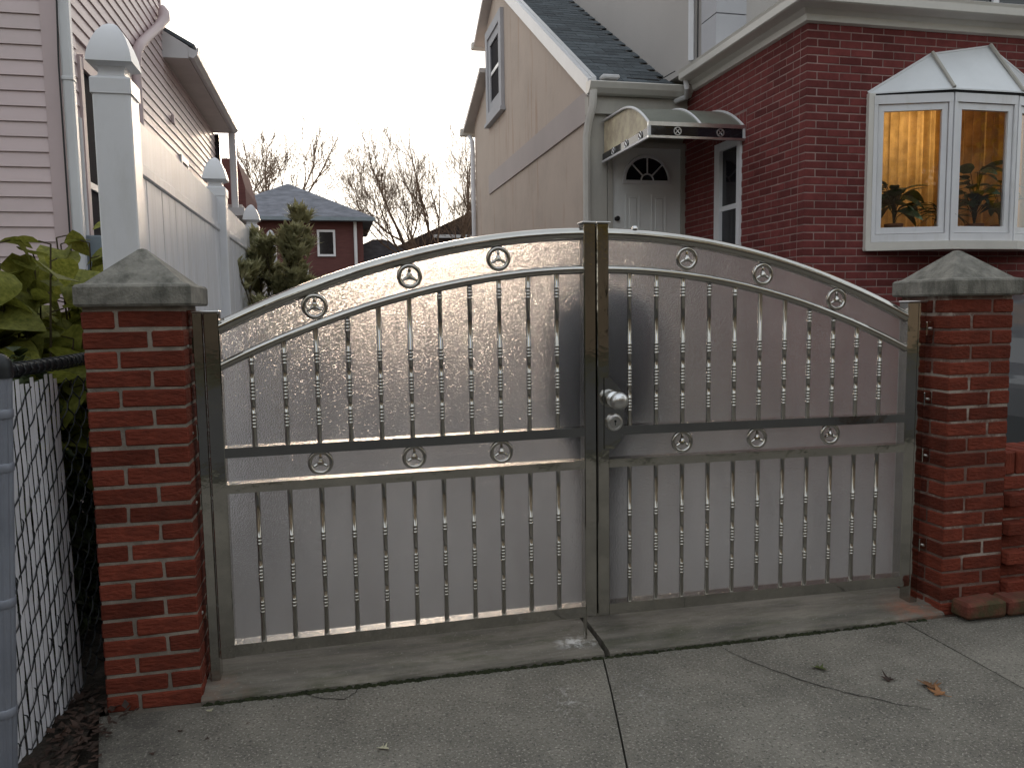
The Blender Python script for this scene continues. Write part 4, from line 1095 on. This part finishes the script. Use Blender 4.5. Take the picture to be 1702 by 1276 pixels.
# laurel shrub beside the white fence
lr = random.Random(21)
ls = thing('laurel_shrub', (-1.60, 4.9, 0), 'olive green laurel shrub growing against the white vinyl fence', 'shrub')
tr = MB(); cr_ = MB()
def laurel_stem(p, d, L_, r0, depth):
    pts = [Vector(p)]; dd = Vector(d).normalized()
    for i in range(5):
        dd = (dd + Vector((lr.uniform(-.16,.16), lr.uniform(-.16,.16), 0.05))).normalized()
        pts.append(pts[-1] + dd*L_/5)
    tr.tube(pts, [r0*(1-0.14*i) for i in range(6)], n=5)
    for i in range(1, 6):
        if depth == 0 or i > 2:
            for k in range(4 if depth == 0 else 3):
                a = lr.uniform(0, 6.28); v = Vector((math.cos(a), math.sin(a), lr.uniform(.3,1.6)))
                add_leaf(cr_, pts[i], v + dd*0.5, lr.uniform(.11,.18), lr.uniform(.019,.029), bend=lr.uniform(-.1,.35))
    if depth > 0:
        for k in range(7 if depth == 2 else 3):
            i = lr.randrange(2, 6); a = lr.uniform(0, 6.28)
            laurel_stem(pts[i], dd*1.3 + Vector((math.cos(a), math.sin(a), .25))*0.55, min(0.20, L_*lr.uniform(.12,.22)), r0*0.5, depth-1)
for k in range(30):
    a = lr.uniform(0, 6.28); s = 0.46*math.sqrt(lr.random())
    hh = 2.36 - 1.9*s*lr.uniform(.5,1.3)
    laurel_stem((-1.69+0.36*s*math.cos(a), 4.9+0.6*s*math.sin(a), 0.02), (s*0.06*math.cos(a), s*0.12*math.sin(a), 1.0), hh*0.93, 0.016, 2)
tr.build('stems', M['stem'], ls); cr_.build('crown', M['laurel'], ls)

# ================================================================== FAR HOUSES AND BARE TREES
fh = thing('far_brick_house', (-2.2, 22.0, 0), 'small dark red brick house with blue grey hip roof in distance', 'house')
fy = 20.0
MB().box(-4.25, -0.14, fy, fy+4.4, 0, 4.02).build('wall', M['farbrick'], fh)
ap = (-2.26, fy+2.2, 5.33); ez = 4.06
E4 = [(-4.55,fy-0.30,ez),(0.16,fy-0.30,ez),(0.16,fy+4.7,ez),(-4.55,fy+4.7,ez)]
MB().add(E4+[ap]+[(a,b,c-0.10) for a,b,c in E4], [(0,1,4),(1,2,4),(2,3,4),(3,0,4),(8,7,6,5),(0,5,6,1),(1,6,7,2),(2,7,8,3),(3,8,5,0)]).build('hip_roof', M['fshingle'], fh)
MB().box(-4.6, 0.20, fy-0.37, fy-0.302, ez-0.11, ez-0.01).build('gutter', M['utility'], fh)
w = MB().box(-1.42,-1.36,fy-0.05,fy-0.001,2.98,3.72).box(-0.98,-0.92,fy-0.05,fy-0.001,2.98,3.72).box(-1.36,-0.98,fy-0.05,fy-0.001,3.66,3.72).box(-1.36,-0.98,fy-0.05,fy-0.001,2.98,3.04).build('window_frame', M['white'], fh)
MB().box(-1.36,-0.98,fy-0.02,fy-0.002,3.04,3.66).build('pane', M['darkglass'], w)
MB().box(-2.16,-1.68,fy-0.30,fy-0.001,2.38,2.62).build('air_conditioner', M['alum'], fh)
MB().box(-2.12,-1.72,fy-0.304,fy-0.3005,2.42,2.58).build('air_conditioner_grille', M['darkglass'], fh)
MB().tube([(-0.36,fy-0.06,3.95),(-0.36,fy-0.06,0)], 0.045, n=6).build('downspout', M['white'], fh)
dh = thing('dark_roofed_house', (5.5, 27.0, 0), 'dark brown roof of a low house beyond the bare tree', 'house')
MB().prism([(0.9,3.70),(1.2,3.75),(4.4,5.20),(7.6,3.75),(7.6,3.60)], 'y', 26.6, 32).build('roof', M['darkroof'], dh)
MB().box(1.5, 7.4, 27, 31.5, 0, 3.64).build('wall', M['farbrick'], dh)
MB().box(2.7, 4.4, 26.54, 26.59, 4.12, 4.24).build('fascia', M['alum'], dh)
gh = thing('grey_garage', (0.6, 25, 0), 'grey shingled garage roof tip just above the left gate leaf', 'garage')
MB().prism([(-1.3,3.05),(0.35,3.86),(0.75,3.86),(2.2,3.10)], 'y', 24.4, 28).build('roof', M['fshingle'], gh)
MB().box(-1.0, 2.0, 24.7, 27.8, 0, 3.12).build('wall', M['stucco_g'], gh)

def bare_tree(base, trunks, label, seed, levels=5, group='bare trees on the skyline', rmin=0.006):
    r_ = random.Random(seed)
    g = thing('bare_tree', base, label, 'tree', group)
    tk, br = MB(), MB()
    def grow(p, d, L_, r0, lev, mb):
        n = 5; pts = [Vector(p)]; dd = Vector(d).normalized(); rs = [r0]
        for i in range(n):
            j = 0.17 if lev < levels else 0.10
            dd = (dd + Vector((r_.uniform(-j,j), r_.uniform(-j,j), r_.uniform(-j*.6,j)+0.03))).normalized()
            pts.append(pts[-1]+dd*L_/n); rs.append(max(rmin*0.8, r0*(1-0.42*(i+1)/n)))
        mb.tube(pts, rs, n=6 if lev > 3 else 4 if lev > 1 else 3, cap=False)
        if lev == 0: return
        k = r_.randint(3, 4) if lev > 1 else r_.randint(2, 3)
        for q in range(k):
            i = r_.randrange(2, n+1); t = rs[i]
            a = r_.uniform(0, 6.28); side = dd.orthogonal().normalized()
            side = (Matrix.Rotation(a, 3, dd) @ side)
            sp = r_.uniform(.45, 1.0)
            grow(pts[i], dd + side*sp, L_*r_.uniform(.52,.78), max(rmin, t*r_.uniform(.5,.72)), lev-1, br)
        grow(pts[-1], dd, L_*0.72, max(rmin, rs[-1]*0.9), lev-1, br)
    for (off, d, L_, r0) in trunks:
        grow(Vector(base)+Vector(off), d, L_, r0, levels, tk)
    tk.build('trunk', M['bark'], g, smooth=True); br.build('crown', M['twig'], g)
bare_tree((2.6, 23.0, 0), [((-0.75,0,2.2),(-0.35,0,1),2.0,0.085), ((-0.5,0,2.0),(-.75,0,1),1.9,0.065), ((-.1,0,1.6),(-.10,.1,1),2.3,0.09), ((0.1,0,1.8),(.30,0,1),2.1,0.085), ((0.5,.3,2.0),(.5,.1,1),1.9,0.07)],
          'spreading bare tree between the far brick house and stucco house', 31, levels=5, rmin=0.0052)
bare_tree((-3.6, 29.0, 0), [((0,0,4.4),(.30,0,1),1.5,0.085), ((0.2,0,4.5),(1.1,0,.95),2.0,0.085), ((0.5,0,4.6),(0.7,0,.95),1.9,0.07)],
          'bare tree arching over the hip roof of the far brick house', 44, levels=4, rmin=0.009)
bare_tree((-4.7, 25.0, 0), [((0.5,0,3.0),(.05,0,1),1.9,0.06),((.9,0,3.0),(.20,0,1),1.7,0.045)],
          'thin bare tree rising beside the pink house eave', 52, levels=4, rmin=0.006)

# ================================================================== THINGS BEHIND THE GATE
tp = thing('covered_stand', (0.10, 0.29, 0), 'dark covered shape standing behind the middle of the gate, blurred by panels', 'cover')
tv = MB(); prof = [(0.07,0.02),(0.08,0.5),(0.13,0.82),(0.24,0.96),(0.25,1.30),(0.22,1.42),(0.12,1.50),(0.02,1.52)]
vs, fs = [], []; n = 36
for (r_, z) in prof:
    for k in range(n):
        a = 2*math.pi*k/n; q = r_*(1+0.06*math.sin(a*9+z*2))
        vs.append((0.10+q*0.98*math.cos(a), 0.29+q*0.6*math.sin(a), z))
for i in range(len(prof)-1):
    for k in range(n): fs.append((i*n+k, i*n+(k+1)%n, (i+1)*n+(k+1)%n, (i+1)*n+k))
fs.append(tuple((len(prof)-1)*n+k for k in range(n)))
tv.add(vs, fs).build('cover', M['tarp'], tp, smooth=True)

# car behind the low wall, mostly out of the frame
ca_ = thing('parked_car', (5.6, 1.75, 0), 'silver grey car parked behind the low wall at right edge', 'car')
side = [(3.62,0.35),(3.58,0.62),(3.62,0.86),(3.72,0.98),(3.80,1.20),(4.05,1.42),(4.45,1.475),(5.3,1.47),(5.95,1.30),(6.55,1.02),(7.35,0.93),(7.70,0.78),(7.74,0.40),(7.6,0.24),(3.75,0.24)]
vs, fs = [], []; n = len(side)
lay = [(0.92,0.94),(0.90,1.0),(2.60,1.0),(2.58,0.94)]
for (yy, sc) in [(0.96,0.9),(0.90,1.0),(2.52,1.0),(2.46,0.9)]: pass
for (yy, inset) in ((0.90,0.0),(2.55,0.0)):
    for (x, z) in side:
        k = max(0, (z-0.9))*0.28
        vs.append((x, yy + (k if yy < 1.5 else -k), z))
for i in range(n): fs.append((i, (i+1)%n, n+(i+1)%n, n+i))
fs += [tuple(range(n))[::-1], tuple(n+i for i in range(n))]
body = MB().add(vs, fs).build('body', M['carbody'], ca_)
bv = body.modifiers.new('edge', 'BEVEL'); bv.width = 0.05; bv.segments = 3; bv.limit_method = 'ANGLE'; bv.angle_limit = R(25)
def sidewin(pts): 
    MB().add([(x, 0.90+max(0,(z-0.9))*0.28-0.006, z) for x, z in pts], [tuple(range(len(pts)))]).build('window', M['darkglass'], ca_)
sidewin([(3.92,1.02),(4.55,1.02),(4.55,1.41),(4.30,1.40),(4.08,1.30)]); sidewin([(4.62,1.02),(5.55,1.02),(5.45,1.36),(5.2,1.41),(4.62,1.415)]); sidewin([(5.62,1.02),(6.35,1.02),(5.95,1.22),(5.55,1.36)])
MB().tube([(3.88,0.93,1.01),(3.98,1.0,1.26),(4.15,1.03,1.37),(4.45,1.045,1.435),(5.25,1.045,1.43)], 0.010, n=6).build('window_trim', M['chrome'], ca_, smooth=True)
MB().tube([(3.62,0.885,0.80),(5.5,0.885,0.80),(7.4,0.885,0.78)], 0.012, n=6).build('side_moulding', M['chrome'], ca_, smooth=True)
for x in (4.35, 6.85):
    for y in (0.98, 2.47):
        wv = MB().lathe([(0.20,-0.10),(0.30,-0.10),(0.325,-0.07),(0.325,0.07),(0.30,0.10),(0.20,0.10)], (x,y,0.325), axis='y', n=24).build('tyre', M['rubber'], ca_, smooth=True)
        MB().lathe([(0.20,-0.101),(0.18,-0.09),(0.05,-0.075),(0.03,-0.10)], (x,y,0.325), axis='y', n=20).build('rim', M['chrome'], wv, smooth=True)
for y in (1.0, 2.4): MB().cbox(3.60,3.70,y-0.09,y+0.09,0.72,0.90,b=0.02).build('tail_lamp', M['tail'], ca_)

# house plants on the bay shelf
def houseplant(x, y, label, seed, h, n, L_, kind):
    r_ = random.Random(seed); z0 = BAYZ0+0.013
    g = thing('house_plant', (x, y, z0), label, 'plant', 'house plants on the bay window shelf')
    MB().lathe([(0.055,z0),(0.075,z0+0.12),(0.080,z0+0.125),(0.080,z0+0.145),(0.070,z0+0.145),(0.066,z0+0.125)], (x,y,0), n=16).build('pot', M['vase' if kind else 'pot'], g, smooth=True)
    lf = leafshape(1, 0.24 if not kind else 0.06, 0.03, 0.5, 0.2, 'leaf', M['houseplant'])
    stm = MB()
    for k in range(n):
        a = r_.uniform(0, 6.28); t = r_.uniform(.35,1); s = r_.uniform(.02,.09)
        q = (x+s*math.cos(a)*1.4, y+s*math.sin(a)*0.7, z0+0.13+h*t)
        stm.tube([(x,y,z0+0.12),(x+s*0.4*math.cos(a),y+s*0.3*math.sin(a),z0+0.13+h*t*0.6),q], 0.004, n=4)
        l2 = L_*r_.uniform(.7,1.15)
        put('leaf', lf, g, loc=q, rot=(R(r_.uniform(-10,40)), R(r_.uniform(-25,25)), a-math.pi/2), scl=l2)
    stm.build('stems', M['stem'], g)
houseplant(3.95, 3.24, 'broad leaved house plant behind the left bay pane', 1, 0.36, 30, 0.25, 0)
houseplant(4.40, 3.14, 'grassy house plant in a pale pot behind the middle bay pane', 2, 0.16, 40, 0.22, 1)
houseplant(4.76, 3.18, 'tall dark house plant at right of the middle bay pane', 3, 0.50, 34, 0.23, 0)
houseplant(5.10, 3.24, 'bushy house plant behind the right bay pane at frame edge', 6, 0.40, 20, 0.17, 0)

# cable from the eave corner to the wall
MB().tube([(2.70,5.20,3.98),(2.55,5.30,3.90),(2.40,5.35,3.92),(2.20,5.36,3.93)], 0.006, n=5).build('eave_cable', M['cable'], None, label='black cable looping over the gutter above the awning', cat='cable')

# ================================================================== FALLEN LEAVES
def maple(name, p, s, mt, label, rz=0, curl=0.3, lobes=5, cat='leaf', tilt=0.0):
    r_ = random.Random(hash(label) % 1000 if False else int(p[0]*1000+5000))
    vs = [(0,0,0)]; K = lobes*4
    for k in range(K):
        a = -math.pi*0.82 + (2*math.pi*0.82)*k/(K-1)
        ph = (k % 4); rr = (1.0, 0.62, 0.42, 0.66)[ph]*(1.0 if abs(a) < 1.4 else 0.72)*r_.uniform(.9,1.1)
        x = rr*math.sin(a); y = rr*math.cos(a)
        z = curl*(rr**2)*(0.5+0.5*math.sin(a*2+1)) + 0.04
        vs.append((x*s, y*s, z*s))
    fs = [(0,k,k+1) for k in range(1,K)]
    mb = MB().add(vs, fs).tube([(0,0,0.002),(0.05*s,-0.5*s,0.02*s),(0.15*s,-0.9*s,0.08*s)], 0.03*s, n=4)
    o = mb.build(name, mt, None, loc=(p[0], p[1], 0.003), rot=(tilt, 0, rz), label=label, cat=cat, group='leaves fallen on the pavement')
    sm = o.modifiers.new('thickness', 'SOLIDIFY'); sm.thickness = 0.0008
maple('fallen_leaf', (1.075,-0.655), 0.058, M['brownleaf'], 'curled orange brown leaf, largest on the pavement at right', 1.9, 0.45)
maple('fallen_leaf', (1.058,-0.715), 0.042, M['brownleaf'], 'small dull brown leaf just below the orange brown leaf', 0.4, 0.5)
maple('fallen_leaf', (0.957,-0.575), 0.034, M['darkleaf'], 'dark shrivelled leaf left of the orange brown leaf', 0.9, 0.8)
maple('fallen_leaf', (0.764,-0.422), 0.040, M['greenleaf'], 'twisted green leaf on the pavement near the crack', 2.6, 0.5, lobes=3)
maple('fallen_leaf', (-0.93,-0.57), 0.026, M['paleleaf'], 'pale dry leaf at the bottom of the left pavement slab', 3.0, 0.5, lobes=3)
maple('fallen_leaf', (-1.52,-0.18), 0.016, M['paleleaf'], 'tiny pale leaf near the foot of the left brick pillar', 0.5, 0.4, lobes=3)
for i, (x, y, s) in enumerate(((-1.60,-0.30,.012),(-1.50,-0.37,.010),(-1.66,-0.42,.014),(-1.38,-0.30,.009))):
    maple('fallen_leaf', (x,y), s, M['darkleaf'], ('dark leaf scrap closest below the left pillar', 'dark leaf scrap in the middle of three below left pillar', 'dark leaf scrap nearest the frame bottom beside the soil', 'smallest dark leaf scrap, right of the others below left pillar')[i], i*1.3, 0.4, lobes=3)
lt = MB(); q = random.Random(8)
for i in range(260):
    y = q.uniform(-0.75, 0.1); x = q.uniform(-2.05, -1.86) + 0.08*q.random()
    add_leaf(lt, (x, y, 0.012+q.random()*0.012), Vector((q.uniform(-1,1), q.uniform(-1,1), q.uniform(-.1,.3))), q.uniform(.02,.05), q.uniform(.006,.016), bend=q.uniform(-.3,.3))
lt.build('leaf_litter', M['darkleaf'], None, kind='stuff', label='dark leaf litter on the soil along the fence foot', cat='leaf litter')

# ================================================================== ACROSS THE STREET (seen only in reflections)
for i, (x0, x1, h) in enumerate(((-26,-15,8.0),(-13.5,-3.5,7.4),(-2,8,8.2),(9.5,20,7.6),(21.5,33,8.2),(-40,-27,7.8),(34.5,48,7.9))):
    g = thing('row_house', ((x0+x1)/2, -22, 0), 'brown brick row house across the street, ' + ('far left','left','facing the gate','right','far right','leftmost of all','rightmost of all')[i] + ' in reflections', 'house', 'row houses across the street')
    MB().box(x0, x1, -28, -21, 0, h).build('wall', M['oppbrick'], g)
    MB().prism([(x0-0.3,h),(x1+0.3,h),((x0+x1)/2,h+2.2)], 'y', -28.3, -20.7).build('roof', M['darkroof'], g)
    for k in range(3):
        xa = x0 + (x1-x0)*(0.16+0.27*k)
        for z in (1.4, 4.6): MB().box(xa, xa+1.2, -21.0, -20.95, z, z+1.6).build('window', M['darkglass'], g)
for (x, y, s, lab, seed) in ((-6.8,-4.7,5.6,'yellow leaved kerbside tree left of the gate, seen as a reflection',13),(-13.5,-4.4,4.6,'low yellow leaved kerbside tree far left, unseen, added to darken reflections',17),(14.5,-4.4,4.6,'low yellow leaved kerbside tree far right, unseen, added to darken reflections',18),(5.2,-5.4,5.4,'yellow leaved kerbside tree right of the gate, seen as a reflection',15),(-5.5,-15.5,5.2,'yellow leaved street tree left across the road, seen as a reflection',3),(6.5,-15.5,5.0,'yellow leaved street tree right across the road, seen as a reflection',5)):
    g = thing('street_tree', (x,y,0), lab, 'tree'); q = random.Random(seed); cm = MB()  # the two far kerbside trees are added to close off the bright horizon
    MB().tube([(x,y,0),(x+.1,y,1.5),(x,y,3.2),(x+.1,y,4.8)], [.22,.18,.14,.06], n=8).build('trunk', M['bark'], g, smooth=True)
    for i in range(1500):
        v = Vector((q.gauss(0,1), q.gauss(0,1), q.gauss(0,1))).normalized()*q.random()**0.4
        add_leaf(cm, (x+v.x*2.4, y+v.y*2.4, s+v.z*2.3), Vector((q.uniform(-1,1),q.uniform(-1,1),q.uniform(-1,.5))), q.uniform(.18,.35), q.uniform(.07,.13))
    cm.build('crown', M['yellowleaf'], g)

for (xa, lab) in ((-16.5, 'clipped dark hedge far left, unseen, added to darken reflections in the steel'), (10.5, 'clipped dark hedge far right, unseen, added to darken reflections in the steel')):
    hd_ = MB(); q = random.Random(int(xa*10))  # leafy blocks added out of view so the steel reflects a darker horizon
    hd_.box(xa+0.15, xa+5.85, -3.6, 1.9, 0, 2.3)
    for i in range(2600):
        f = q.randrange(4)
        p_ = ((xa+q.uniform(0,6), -3.7, q.uniform(0,2.4)), (xa, q.uniform(-3.7,2), q.uniform(0,2.4)), (xa+6, q.uniform(-3.7,2), q.uniform(0,2.4)), (xa+q.uniform(0,6), q.uniform(-3.7,2), 2.35))[f]
        add_leaf(hd_, p_, Vector((q.uniform(-1,1),q.uniform(-1,1),q.uniform(-1,1))), q.uniform(.12,.22), q.uniform(.04,.08))
    hd_.build('filler_hedge', M['leafd'], None, label=lab, cat='filler_hedge', group='unseen hedges added to darken reflections')

for o in bpy.data.objects:
    if 'wloc' in o: del o['wloc']
